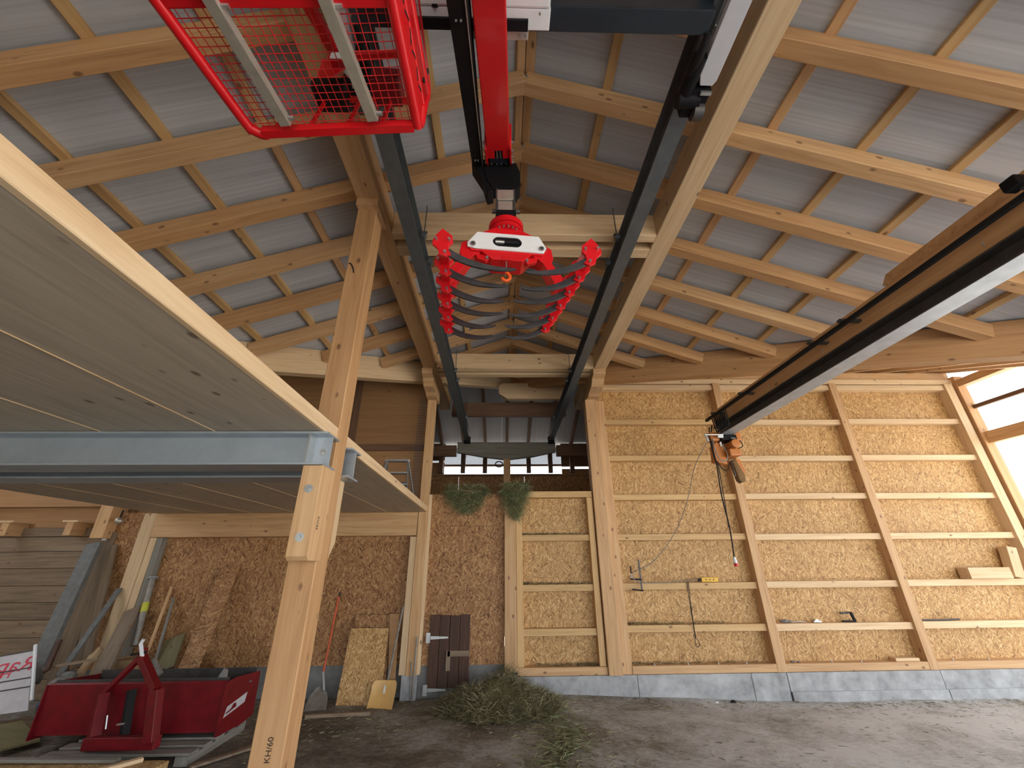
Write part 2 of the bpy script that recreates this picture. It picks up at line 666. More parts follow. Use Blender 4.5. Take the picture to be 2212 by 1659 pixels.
def text(name, s, size, mat, mw, parent, ext=0.0006):
    cu = bpy.data.curves.new('txt', 'FONT')
    cu.body = s
    cu.size = size
    cu.extrude = ext
    to = bpy.data.objects.new('txt', cu)
    COL.objects.link(to)
    dg = bpy.context.evaluated_depsgraph_get()
    me = bpy.data.meshes.new_from_object(to.evaluated_get(dg))
    bpy.data.objects.remove(to)
    me.materials.clear()
    me.materials.append(MATS[mat])
    me.name = name
    o = bpy.data.objects.new(name, me)
    o.matrix_basis = mw
    return link(o, parent)


def bolt(p, nrm, r=0.012, parent=None, name='bolt', washer=0.0, mat='galvanized'):
    p, nrm = Vector(p), Vector(nrm).normalized()
    m_ = MB()
    if washer:
        m_.cyl(p, p + nrm * 0.004, washer, n=20)
    m_.cyl(p, p + nrm * (0.012 + r * 0.4), r, n=6 if washer else 8)
    return m_.build(name, mat, parent)


def struct(name, loc=(0, 0, 0)):
    return tag(empty(name, loc), kind='structure')


# ------------------------------------------------------------------ roof
ZC = 1.7
SL = 0.364
XR = 0.2015
ZR = ZC + 3.853           # underside of rafters at the ridge
Y0 = 8.37                 # where the valleys meet the ridge
YN0, YST = 2.153, 0.6577  # near faces of the rafters
EAVE_R, EAVE_L = 6.2, -9.5
YFRONT = -4.2


def zr(x):
    return ZR - SL * abs(x - XR)


ceiling = struct('ceiling', (XR, 2, ZR))
RW, RH = 0.116, 0.165
UPR = RH / 2 * math.sqrt(1 + SL * SL)
for k in range(-9, 10):
    yn = YN0 + YST * k
    yc = yn + RW / 2
    xe = min(EAVE_R, XR + Y0 - yc + 0.02)
    if xe > XR + 0.15:
        timber('rafter', (XR - 0.0, yc, ZR + UPR), (xe, yc, zr(xe) + UPR), RW, RH, 'spruce_warm' if k % 3 else 'spruce', ceiling)
        bolt((XR + 0.005, yn, ZR + 0.085), (0, -1, 0), 0.011, ceiling, washer=0.022)
    xl = max(EAVE_L, XR - (Y0 - yc + 0.02))
    if xl < XR - 0.15:
        timber('rafter', (XR - 0.004, yc - 0.012, ZR + UPR), (xl, yc - 0.012, zr(xl) + UPR), RW, RH, 'spruce_warm' if k % 2 else 'spruce', ceiling)

ZB = RH * math.sqrt(1 + SL * SL)   # top of rafters above their underside
bx = [XR + 0.045] + [0.914 + 0.665 * j for j in range(8)]
bl = [XR - 0.045] + [-0.615 - 0.657 * j for j in range(13)]
for i, x in enumerate(bx + bl):
    yend = Y0 - abs(x - XR) + 0.1
    sg = 1 if i < len(bx) else -1
    timber('roof_batten', (x, YFRONT, zr(x) + ZB + 0.022), (x, max(yend, YFRONT + 1), zr(x) + ZB + 0.022), 0.075, 0.05, 'spruce_batten' if i % 3 else 'spruce',
           ceiling, up=(SL * sg, 0, 1))
ZD = ZB + 0.05


def slab_poly(name, pts, th, mat, parent, xdir):
    """sheet from an upward-thick polygon; local X follows xdir"""
    pts = [Vector(p) for p in pts]
    mw = frame(pts[0], pts[0] + Vector(xdir))
    inv = mw.inverted()
    q = [inv @ p for p in pts]
    q2 = [inv @ (p + Vector((0, 0, th))) for p in pts]
    n = len(q)
    fs = [tuple(range(n)), tuple(range(2 * n - 1, n - 1, -1))] + [((i + 1) % n, i, n + i, n + (i + 1) % n) for i in range(n)]
    o = raw(name, q + q2, fs, mat, parent, mw)
    bm = bmesh.new()
    bm.from_mesh(o.data)
    bmesh.ops.recalc_face_normals(bm, faces=bm.faces)
    bm.to_mesh(o.data)
    bm.free()
    return o


PW = 1.0
yy = YFRONT
while yy < Y0:
    a, b_ = yy, min(yy + PW - 0.001, Y0 - 0.001)
    for sg, ee in ((1, EAVE_R), (-1, EAVE_L)):
        full = abs(ee - XR)
        la = min(full, Y0 - a + 0.12)
        lb = min(full, Y0 - b_ + 0.12)
        pts = [(XR, a), (XR + sg * la, a)]
        if la == full and lb < full:
            pts.append((XR + sg * full, Y0 + 0.12 - full))
        pts += [(XR + sg * lb, b_), (XR, b_)]
        slab_poly('roof_panel', [(x, y, zr(x) + ZD) for x, y in pts], 0.05, 'roof_sheet', ceiling, (sg, 0, -SL))
    yy += PW

# roof of the cross wing: rises away from the valleys, ridge at YX, falls to the far eave
YX = 9.55
ZX = ZR + SL * (YX - Y0)


def zcross(y):
    return ZR - SL * (Y0 - y) if y < YX else ZX - SL * (y - YX)


YFAR = 12.7
xx = -9.0
while xx < 9.3:
    a, b_ = xx, xx + PW - 0.0004
    ya = max(2.5, Y0 - abs(a - XR) + 0.1) if abs(a - XR) < abs(b_ - XR) else max(2.5, Y0 - abs(b_ - XR) + 0.1)
    pa = max(2.45, Y0 - abs(a - XR) + 0.0)
    pb = max(2.45, Y0 - abs(b_ - XR) + 0.0)
    slab_poly('roof_panel', [(a, pa, zcross(pa) + ZD + .06), (b_, pb, zcross(pb) + ZD + .06), (b_, YX, ZX + ZD + .06), (a, YX, ZX + ZD + .06)], 0.05, 'roof_sheet', ceiling, (0, 1, SL))
    slab_poly('roof_panel', [(a, YX, ZX + ZD + .06), (b_, YX, ZX + ZD + .06), (b_, YFAR, zcross(YFAR) + ZD + .06), (a, YFAR, zcross(YFAR) + ZD + .06)], 0.05, 'roof_sheet', ceiling, (0, 1, -SL))
    xx += PW
for i in range(-13, 14):
    x = 0.16 + 0.66 * i
    ys = max(2.5, Y0 - abs(x - XR) + 0.22)
    if x > 9.2 or x < -9:
        continue
    timber('rafter', (x, ys, zcross(ys) + UPR + .03), (x, YX, ZX + UPR + .03), 0.10, RH, 'spruce', ceiling)
    timber('rafter', (x, YX, ZX + UPR + .03), (x, YFAR - .05, zcross(YFAR) + UPR + .03), 0.085, RH, 'loft_dark', ceiling)

# ------------------------------------------------------------------ floor and yard
fl_v, fl_f = [], []
NX, NY = 70, 44


def floor_z(x, y):
    pts = [(-9, 0.0), (-1, 0.0), (0.8, 0.03), (1.6, 0.01), (3.85, -0.09), (12, -0.12)]
    z = pts[-1][1]
    for (xa, za), (xb, zb) in zip(pts, pts[1:]):
        if x <= xb:
            t = max(0, (x - xa) / (xb - xa))
            z = za + (zb - za) * t
            break
    return z + 0.010 * math.sin(x * 3.1 + y * 1.7) * math.sin(y * 2.3 - x)


for j in range(NY + 1):
    for i in range(NX + 1):
        x, y = -9.5 + 19 * i / NX, -4.5 + 11.75 * j / NY
        fl_v.append((x, y, floor_z(x, y)))
for j in range(NY):
    for i in range(NX):
        a = j * (NX + 1) + i
        fl_f.append((a, a + 1, a + NX + 2, a + NX + 1))
tag(raw('floor', fl_v, fl_f, 'floor_dirt_and_light', smooth=True), kind='structure')
mb = MB()
mb.box((-60, -60, -0.35), (60, 60, -0.20))
tag(mb.build('floor_yard', 'gravel'), kind='structure')

# ------------------------------------------------------------------ back wall
YW = 7.0
wall = struct('wall_back', (3, YW + 0.1, 0))
# plinth in cast lengths
px_j = [0.16, 1.96, 3.62, 4.15, 6.44, 9.1]
for a, b_ in zip(px_j, px_j[1:]):
    box('plinth_block', (a + .004, YW + 0.0, -0.3), (b_ - .004, YW + 0.28, 0.245), 'concrete', wall, ch=0.008)
for a, b_, d in ((4.15, 6.44, .03), (6.44, 9.1, .035)):
    box('plinth_ledge', (a + .004, YW - d, -0.3), (b_ - .004, YW + 0.02, 0.02), 'concrete', wall, ch=0.006)
# bottom rails, studs, battens, boards on the right
ZT = 4.83
studs = [(1.755, 1.905), (4.03, 4.17), (6.31, 6.45), (8.60, 8.76)]
for i, (a, b_) in enumerate(studs):
    box('stud', (a, YW - (0.0 if i else -.02), 0.25), (b_, YW + 0.2, ZT + (.03 if i else -.335)), 'spruce' if i != 3 else 'spruce_pale', wall)
tops = [0.862, 1.437, 2.152, 2.802, 3.468, 4.148]
for (a0, a), (b_, b1) in zip(studs, studs[1:]):
    box('bottom_rail', (a, YW + .005, 0.25), (b_, YW + 0.19, 0.352), 'spruce', wall)
    for t in tops:
        dz = random.uniform(-.008, .008)
        box('wall_batten', (a + .002, YW + 0.045, t - 0.095 + dz), (b_ - .002, YW + 0.165, t + dz), 'spruce_pale' if a > 4 else 'spruce_batten', wall)
    box('wall_batten', (a + .002, YW + .03, ZT - .09), (b_ - .002, YW + .165, ZT + .01), 'spruce_pale', wall)
    zs = [0.25, 1.47, 2.70, 3.93, 4.9]
    for z0, z1 in zip(zs, zs[1:]):
        mb = MB()
        mb.box((a - .1, YW + 0.172, z0 + .001), (b_ + .1, YW + 0.19, z1 - .001))
        mb.build('osb_panel', 'osb_fresh', wall)
# top plates
box('top_plate', (1.8, YW + .02, ZT + .03), (8.8, YW + .2, ZT + .13), 'spruce_pale', wall)
box('top_plate', (1.8, YW + .06, ZT + .135), (8.8, YW + .24, ZT + .29), 'spruce', wall)

# middle bay
mbp = (0.05, 0.235)
box('stud', (mbp[0], YW - .02, 0.30), (mbp[1], YW + .18, 2.86), 'spruce', wall)
box('stud', (mbp[1] + .004, YW + .01, 0.355), (mbp[1] + .10, YW + .18, 2.74), 'spruce_batten', wall)
box('stud', (1.435, YW + .01, 0.355), (1.53, YW + .18, 2.74), 'spruce_batten', wall)
box('bottom_rail', (mbp[1] + .004, YW + .005, 0.25), (1.54, YW + .18, 0.35), 'spruce', wall)
box('top_rail', (mbp[1] + .1, YW + .005, 2.745), (1.53, YW + .18, 2.845), 'spruce_batten', wall)
for t in (2.155, 1.425, 0.83):
    box('wall_batten', (mbp[1] + .102, YW + .04, t - .095), (1.433, YW + .16, t), 'spruce_batten', wall)
for z0, z1 in ((0.28, 1.52), (1.522, 2.84)):
    mb = MB()
    mb.box((mbp[1], YW + .165, z0), (1.55, YW + .183, z1))
    mb.build('osb_panel', 'osb_fresh', wall)
# left bay, brown boards
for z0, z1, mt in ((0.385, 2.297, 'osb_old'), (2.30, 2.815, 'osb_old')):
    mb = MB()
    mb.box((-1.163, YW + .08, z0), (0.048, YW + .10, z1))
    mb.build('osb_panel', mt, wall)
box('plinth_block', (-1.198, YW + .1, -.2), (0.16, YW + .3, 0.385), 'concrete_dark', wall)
# bay under the loft
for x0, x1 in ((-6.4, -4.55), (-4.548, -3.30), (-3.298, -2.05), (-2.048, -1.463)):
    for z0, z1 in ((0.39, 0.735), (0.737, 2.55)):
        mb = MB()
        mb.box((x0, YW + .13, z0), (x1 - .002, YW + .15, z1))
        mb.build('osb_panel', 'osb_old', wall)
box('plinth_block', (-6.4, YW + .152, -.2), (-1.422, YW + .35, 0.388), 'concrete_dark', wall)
# loft back wall, brown boards
for x0, x1 in ((-9.0, -5.6), (-5.59, -4.3), (-4.29, -2.72), (-2.71, -1.3)):
    for z0, z1 in ((2.66, 3.62), (3.70, 5.2)):
        mb = MB()
        mb.box((x0, YW + .2, z0), (x1, YW + .22, z1))
        mb.build('board_panel', 'plywood', wall)
box('wall_batten', (-5.6, YW + .17, 3.60), (-1.3, YW + .22, 3.72), 'loft_dark', wall)
box('wall_batten', (-2.78, YW + .17, 2.66), (-2.66, YW + .21, 5.1), 'loft_dark', wall)

# plank wall, far left
wallp = struct('wall_left_back', (-7.5, YW + .4, 0))
zb = 0.0
for i in range(9):
    hh = 0.245 + random.uniform(-.02, .02)
    box('plank', (-9.4, YW + .28 + random.uniform(0, .012), zb + .003), (-6.25, YW + .33, zb + hh - .004), 'old_board', wallp)
    zb += hh
mb = MB()
mb.box((-9.4, YW + .30, zb + .14), (-6.2, YW + .34, 4.2))
mb.build('board_panel', 'plywood', wallp)
box('plank', (-9.4, YW + .24, zb), (-6.2, YW + .34, zb + .13), 'old_board', wallp)
for x in (-7.95, -6.95):
    box('joist_end', (x, YW + .0, zb + .0), (x + .11, YW + .34, zb + .2), 'spruce', wallp)
    box('joist_board', (x - .06, YW - .02, zb + .2), (x + .18, YW + .34, zb + .225), 'spruce_pale', wallp)
box('wall_post', (-6.42, YW + .1, 0), (-6.2, YW + .3, 2.25), 'old_board', wallp)
box('wall_post', (-6.47, YW - .05, 2.15), (-6.27, YW + .25, 2.75), 'spruce', wallp)

wl = struct('wall_left', (-9.4, 0, 0))
for i in range(8):
    box('plank', (-9.45, -4.2, .25 * i + .003), (-9.40, 7.4, .25 * i + .247), 'old_board', wl)
for i in range(8, 16):  # upper planks added to shut out skylight from the left
    ya = max(-4.2, Y0 - (ZR + .12 - .25 * i) / SL)
    box('plank', (-9.45, ya, .25 * i + .003), (-9.40, 7.4, .25 * i + .247), 'old_board', wl)
for x, nm in ((-9.3, 'wall_far_left'), (9.15, 'wall_far_right')):
    mb = MB()
    mb.box((x, YW + .36, 0), (x + .05, YFAR, 5.9))
    tag(mb.build(nm, 'osb_old'), kind='structure')

# unseen boarding behind the camera, added to block light; right side left open
wfr = struct('light_block_front', (-4, YFRONT, 0))
for i in range(23):
    zt_ = .25 * i
    half = (ZR + .2 - zt_ - .25) / SL
    xa, xb = max(-9.4, XR - half), min(6.1, XR + half)
    if zt_ < 3.2:
        xb = -3.6
    if xb - xa > .3:
        box('plank', (xa, YFRONT - .03, zt_ + .003), (xb, YFRONT + .01, zt_ + .247), 'old_board', wfr)

# far end of the hay loft
wf = struct('wall_far', (0, YFAR - .2, 0))
for a, b_ in zip((-9.3, -1.3, .7, 2.7, 9.2)[:-1], (-1.304, .696, 2.696, 9.2)):
    mb = MB()
    mb.box((a, YFAR - .22, 0), (b_, YFAR - .2, 4.22))
    mb.build('osb_panel', 'osb_old', wf)
box('window_sill', (-9.3, YFAR - .26, 4.2), (9.2, YFAR - .12, 4.26), 'loft_dark', wf)
for i in range(-14, 15):
    x = 0.16 + 0.66 * i
    if -9 < x < 9:
        timber('window_post', (x, YFAR - .5, 4.24), (x, YFAR - .5, 4.98), 0.13, 0.12, 'loft_dark', wf, up=(0, 1, 0))
        mb = MB()
        mb.box((x + .0, YFAR - .17, 4.52), (x + .659, YFAR - .155, 5.1))
        mb.build('light_panel', 'translucent_sheet', wf)
box('window_rail', (-9.3, YFAR - .24, 4.50), (9.2, YFAR - .17, 4.56), 'loft_dark', wf)
for xa, xb, zt_ in ((-9.2, -1.75, 4.60), (1.85, 9.1, 4.40)):
    mb = MB()
    mb.box((xa, YFAR - .30, 4.2), (xb, YFAR - .27, zt_))
    mb.build('board_panel', 'plywood', wf)
    mb = MB()
    mb.box((xa, YFAR - .30, zt_ + .07), (xb, YFAR - .27, 5.2))
    mb.build('board_panel', 'loft_dark', wf)
lf = MB()
lf.box((-9.3, YW + .38, 2.0), (9.1, YFAR - .25, 2.55))
tag(lf.build('floor_hay_loft', 'concrete_dark'), kind='structure')
mb = MB()
mb.box((-9.3, YW + .352, 2.5), (9.1, YW + .36, 2.7))
tag(mb.build('trim_1', 'plywood'), kind='structure')

# right gable frame, open to the sky
gr = struct('wall_right', (8.95, 5, 0))
box('gable_rail', (8.86, 2.5, 3.66), (8.98, 7.2, 3.87), 'spruce', gr)
box('gable_rail', (8.90, 2.5, 4.33), (8.96, 7.2, 4.40), 'loft_dark', gr)
box('gable_post', (8.80, 6.96, 0.1), (8.98, 7.2, 5.0), 'spruce_warm', gr)
box('gable_plate', (8.82, 2.5, 4.78), (8.98, 7.2, 4.92), 'spruce', gr)
box('gable_rail', (8.86, 2.5, 1.5), (8.98, 7.2, 1.7), 'spruce', gr)
box('gable_post', (8.82, 2.5, -.2), (8.98, 2.7, 4.0), 'spruce', gr)

# ------------------------------------------------------------------ loft slab
loft = struct('ceiling_loft', (-3.4, 2, 2.52))
def edge_x(y):
    return -1.13 - .0125 * y


xs = [-1.19, -1.875, -2.607, -3.34, -4.07, -4.81, -5.56]
for i, (a, b_) in enumerate(zip(xs, xs[1:])):
    mb = MB()
    y0_, y1_ = -4.0, 7.0
    if i == 0:
        mb.prism([(b_ + .003, y0_, 2.52), (edge_x(y0_) - .03, y0_, 2.52), (edge_x(y1_) - .03, y1_, 2.52), (b_ + .003, y1_, 2.52)], (0, 0, .085))
    else:
        mb.box((b_ + .003, y0_, 2.52), (a - .003, y1_, 2.605))
    o = mb.build('clt_panel', 'clt_face', loft)
    me = o.data
    # turn the local X axis along the grain (world Y)
    rot = Matrix.Rotation(PI / 2, 4, 'Z')
    me.transform(rot.inverted())
    o.matrix_basis = o.matrix_basis @ rot
for x in xs[1:-1]:
    box('seam_strip', (x - .004, -4.0, 2.516), (x + .004, 7.0, 2.53), 'spruce_pale', loft, ch=.001)
timber('edge_board', (edge_x(-4) - .016, -4.0, 2.563), (edge_x(7) - .016, 7.0, 2.563), .032, .09, 'spruce_pale', loft)

# ------------------------------------------------------------------ main timbers
HB = ZC + 3.1
t = thing('longitudinal_beam', 'square timber beam on the near left post beside the crane rail', 'beam', (-1.23, 2, HB))
box('beam_timber', (-1.34, YFRONT, HB), (-1.125, 8.3, HB + .275), 'spruce', t, ch=.006)
t = thing('longitudinal_beam', 'pale square timber beam right of the right crane rail', 'beam', (1.7, 2, HB))
box('beam_timber', (1.60, YFRONT, HB), (1.81, 8.3, HB + .275), 'spruce_pale', t, ch=.006)


def tie(y0_, y1_, lab, mat='spruce_pale', x0=-1.12, x1=1.598, z0=HB, z1=HB + .29):
    o = box('tie_beam', (x0, y0_, z0), (x1, y1_, z1), mat, ch=.005)
    tag(o, lab, 'beam', 'tie beams between the two crane beams')


tie(3.165, 3.262, 'near tie beam of the pair right behind the grapple rotator')
tie(3.37, 3.50, 'farther tie beam of the pair behind the grapple')
tie(6.27, 6.40, 'tie beam below the far gable joint, nearer of its pair')
tie(6.50, 6.63, 'tie beam below the far gable joint, farther of its pair')
tie(8.62, 8.74, 'dark reddish tie beam in front of the grey loft roof', 'loft_dark', -1.12, 1.45, ZC + 3.08, ZC + 3.40)
tag(MB().prism([(-.06, 8.0, ZC + 3.36), (.12, 8.0, ZC + 3.24), (1.45, 8.0, ZC + 3.24), (1.45, 8.0, ZC + 3.62), (.02, 8.0, ZC + 3.60), (-.06, 8.0, ZC + 3.55)], (0, .12, 0)).build('beam_stub', 'spruce_pale', bevel=.004),
    'pale short beam end with a chamfered nose above the dark tie beam', 'beam')

# valley beams
for sg, lab in ((1, 'big glulam valley beam carrying the right rafters above the strand board wall'), (-1, 'big glulam valley beam above the loft with rafter ends on it')):
    p0 = V(XR, Y0, ZR - .20)
    ln = 6.3 if sg > 0 else 9.3
    d = V(sg * 1, -1, -SL)
    off = V(sg, 1, 0).normalized() * 0.15
    mw = frame(p0, p0 + d)
    pts = [p0, p0 + off, p0 + off + V(0, 0, .40), p0 + V(0, 0, .40)]
    vsx = pts + [q + d * ln for q in pts]
    inv = mw.inverted()
    o = raw('valley_beam', [inv @ q for q in vsx], [(0, 1, 2, 3), (7, 6, 5, 4), (1, 0, 4, 5), (2, 1, 5, 6), (3, 2, 6, 7), (0, 3, 7, 4)], 'spruce_warm' if sg > 0 else 'spruce_pale', None, mw)
    bm = bmesh.new()
    bm.from_mesh(o.data)
    bmesh.ops.recalc_face_normals(bm, faces=bm.faces)
    bm.to_mesh(o.data)
    bm.free()
    tag(o, lab, 'beam')

# near left post with corbels
t = thing('timber_post', 'tall square timber post in front, left, holding the steel loft beams', 'post', (-1.246, 2.89, 0))
box('post_shaft', (-1.335, 2.80, -.02), (-1.157, 2.98, HB - .08), 'spruce_warm', t, ch=.006)
box('saddle_block', (-1.335, 2.74, HB - .08), (-1.14, 3.04, HB - .001), 'spruce', t)
cb = MB().prism([(-1.262, 2.60, 2.295), (-1.262, 2.60, 1.76), (-1.262, 2.63, 1.735), (-1.262, 2.799, 1.735), (-1.262, 2.799, 2.295)], (.127, 0, 0)).build('corbel', 'spruce', t, bevel=.004)
cb.data.transform(Matrix.Rotation(PI / 2, 4, 'Y'))
cb.matrix_basis = cb.matrix_basis @ Matrix.Rotation(-PI / 2, 4, 'Y')
BASE[cb.name] = BASE[t.name] @ cb.matrix_parent_inverse @ cb.matrix_basis
bolt((-1.20, 2.60, 2.149), (0, -1, 0), .012, cb, washer=.026)
bolt((-1.199, 2.60, 1.866), (0, -1, 0), .012, cb, washer=.026)
cb2 = MB().prism([(-1.33, 3.18, 2.295), (-1.33, 3.18, 1.86), (-1.33, 3.06, 1.71), (-1.33, 2.981, 1.71), (-1.33, 2.981, 2.295)], (.127, 0, 0)).build('corbel', 'spruce_pale', t, bevel=.004)
cb2.data.transform(Matrix.Rotation(PI / 2, 4, 'Y'))
cb2.matrix_basis = cb2.matrix_basis @ Matrix.Rotation(-PI / 2, 4, 'Y')
# stencil reading upwards on the camera side: local x -> +Z, local y -> -X
q = at(581, 1650, 1, 2.799)
mw = Matrix(((0, -1, 0), (0, 0, -1), (1, 0, 0))).to_4x4()
mw.translation = q
text('stencil', 'KH/60', 0.042, 'stencil', mw, t)
mw = Matrix(((0, 0, 1), (0, 1, 0), (-1, 0, 0))).to_4x4()
mw.translation = V(-1.1345, 2.655, 1.99)
text('stencil', 'KH/66', 0.03, 'stencil', mw, cb)

MB().tube(smoothline([at(754, 569, 1, 2.797), at(758, 570, 1, 2.795), at(762, 578, 1, 2.795), at(764, 589, 1, 2.797)], 5), .006, n=6).build('wire_end', 'rubber', t, smooth=True)

# steel beams clamped on the post


def ibeam(name, y0_, y1_, z0, z1, x0, x1, mat, tf=.014, tw=.010, parent=None):
    c_ = (y0_ + y1_) / 2
    pts = [(y0_, z0), (y1_, z0), (y1_, z0 + tf), (c_ + tw / 2, z0 + tf), (c_ + tw / 2, z1 - tf), (y1_, z1 - tf), (y1_, z1), (y0_, z1), (y0_, z1 - tf), (c_ - tw / 2, z1 - tf), (c_ - tw / 2, z0 + tf), (y0_, z0 + tf)]
    return MB().prism([(x0, y, z) for y, z in pts], (x1 - x0, 0, 0)).build(name, mat, parent, bevel=.0015)


t = thing('steel_beam', 'galvanized steel beam in front of the post with end bolt and stiffener', 'steel beam', (-3.3, 2.69, 2.3))
ibeam('profile', 2.585, 2.795, 2.297, 2.516, -5.55, -1.14, 'beam_zinc', parent=t)
MB().box((-1.262, 2.59, 2.311), (-1.25, 2.685, 2.502)).build('stiffener', 'galvanized', t)
MB().box((-1.60, 2.59, 2.311), (-1.592, 2.594, 2.32)).build('weld_spot', 'galvanized', t)
bolt((-1.195, 2.684, 2.40), (0, -1, 0), .011, t, washer=.024)
t = thing('steel_beam', 'galvanized steel beam behind the post under the loft slab', 'steel beam', (-3.3, 3.09, 2.3))
ibeam('profile', 2.99, 3.20, 2.297, 2.516, -5.55, -1.115, 'beam_zinc', parent=t)

# far left post and loft header
t = thing('timber_post', 'far timber post between the brown hatch bay and the loft bay', 'post', (-1.3, 7.05, 0))
box('post_shaft', (-1.36, 6.98, 0.28), (-1.215, 7.125, 4.5), 'spruce', t)
box('post_lamella', (-1.462, 6.985, 0.29), (-1.365, 7.12, 2.14), 'spruce_pale', t)
box('post_lamella', (-1.213, 6.995, 0.29), (-1.165, 7.12, 2.80), 'spruce_pale', t)
box('post_pier', (-1.42, 7.0, -.05), (-1.20, 7.25, .285), 'concrete', t)
t2 = thing('timber_post', 'light timber post at the left end of the loft header', 'post', (-5.6, 7.05, 0))
box('post_shaft', (-5.76, 6.98, 0.0), (-5.565, 7.12, 2.518), 'spruce_pale', t2)
box('post_lamella', (-5.56, 6.99, 0.0), (-5.46, 7.12, 2.15), 'spruce_pale', t2)
box('post_lamella', (-5.455, 7.0, 0.0), (-5.37, 7.12, 2.15), 'grey_board', t2)
tag(box('loft_header', (-5.56, 6.98, 2.155), (-1.37, 7.12, 2.517), 'spruce', ch=.005), 'wide timber header under the far edge of the loft slab', 'beam')

# far right post
t = thing('timber_post', 'tall far timber post right of the middle wall bay', 'post', (1.65, 7.0, 0.25))
box('post_shaft', (1.545, 6.96, 0.25), (1.75, 7.16, 4.5), 'spruce', t, ch=.006)


def saddle(x0, x1, lab, par):
    prof = [(6.24, HB), (6.26, HB - .10), (6.38, HB - .13), (6.44, HB - .19), (6.50, HB - .235), (6.72, HB - .26), (6.80, HB - .30), (7.195, HB - .30), (7.195, HB)]
    o = MB().prism([(x0, y, z - .001) for y, z in prof], (x1 - x0, 0, 0)).build('saddle_timber', 'spruce', par, bevel=.005)
    for y, z in ((6.56, HB - .243), (6.68, HB - .256), (6.84, HB - .30)):
        bolt(((x0 + x1) / 2 + .03, y, z), (0, -.1, -1), .010, o, washer=.018)


saddle(1.575, 1.79, '', t)
saddle(-1.365, -1.18, '', bpy.data.objects['timber_post.001'])

# far tie at the rail ends and its posts
o = MB().prism([(-1.12, 10.02, 4.57), (-1.12, 10.02, 4.31), (-.45, 10.02, 4.19), (.13, 10.02, 4.12), (.8, 10.02, 4.20), (1.37, 10.02, 4.32), (1.37, 10.02, 4.565)], (0, .12, 0)).build('end_beam', 'grey_board', bevel=.004)
tag(o, 'pale spotted beam with a bellied underside where the rails end', 'beam')
tag(box('loft_post', (.05, 10.0, 2.5), (.22, 10.16, 4.125), 'spruce_warm'), 'centre post under the bellied end beam in the hay loft', 'post')
tag(box('cross_tie', (-2.4, 10.05, 4.22), (-1.14, 10.15, 4.5), 'loft_dark'), 'dark tie left of the bellied end beam', 'beam')
tag(box('cross_tie', (1.39, 10.05, 4.22), (2.4, 10.15, 4.5), 'loft_dark'), 'dark tie right of the bellied end beam', 'beam')

# ------------------------------------------------------------------ crane rails


def yibeam(name, xc, wdt, z0, z1, y0_, y1_, mat, tf=.012, tw=.009, parent=None):
    a, b_ = xc - wdt / 2, xc + wdt / 2
    pts = [(a, z0), (b_, z0), (b_, z0 + tf), (xc + tw / 2, z0 + tf), (xc + tw / 2, z1 - tf), (b_, z1 - tf), (b_, z1), (a, z1), (a, z1 - tf), (xc - tw / 2, z1 - tf), (xc - tw / 2, z0 + tf), (a, z0 + tf)]
    return MB().prism([(x, y0_, z) for x, z in pts], (0, y1_ - y0_, 0)).build(name, mat, parent, bevel=.0012)


RZ0, RZ1 = ZC + 2.885, HB - .002
for xc, lab, sg in ((-.868, 'dark steel crane rail on the left, hung under the tie beams', 1), (1.255, 'dark steel crane rail on the right, hung under the tie beams', -1)):
    t = thing('crane_rail', lab, 'rail', (xc, 3, RZ0))
    yibeam('profile', xc, .13, RZ0, RZ1, YFRONT, 10.0, 'rail_steel', parent=t)
    for yt in (3.16, 3.55, 6.26, 6.66, 8.6):
        m_ = MB()
        xb = xc + sg * .085
        m_.cyl((xb, yt - .03, RZ1 - .06), (xb, yt - .03, RZ1 + .34), .006, n=8)
        m_.cyl((xb, yt - .06, RZ1 - .075), (xb, yt - .0, RZ1 - .06), .024, n=14)
        m_.box((xb - .03, yt - .045, RZ1 - .03), (xb + .03, yt - .015, RZ1 - .018))
        m_.build('hanger_clamp', 'rail_steel', t)
    MB().box((xc - .08, 9.9, RZ0 - .07), (xc + .08, 10.02, RZ0 + .1)).build('end_stop', 'black', t, bevel=.01)

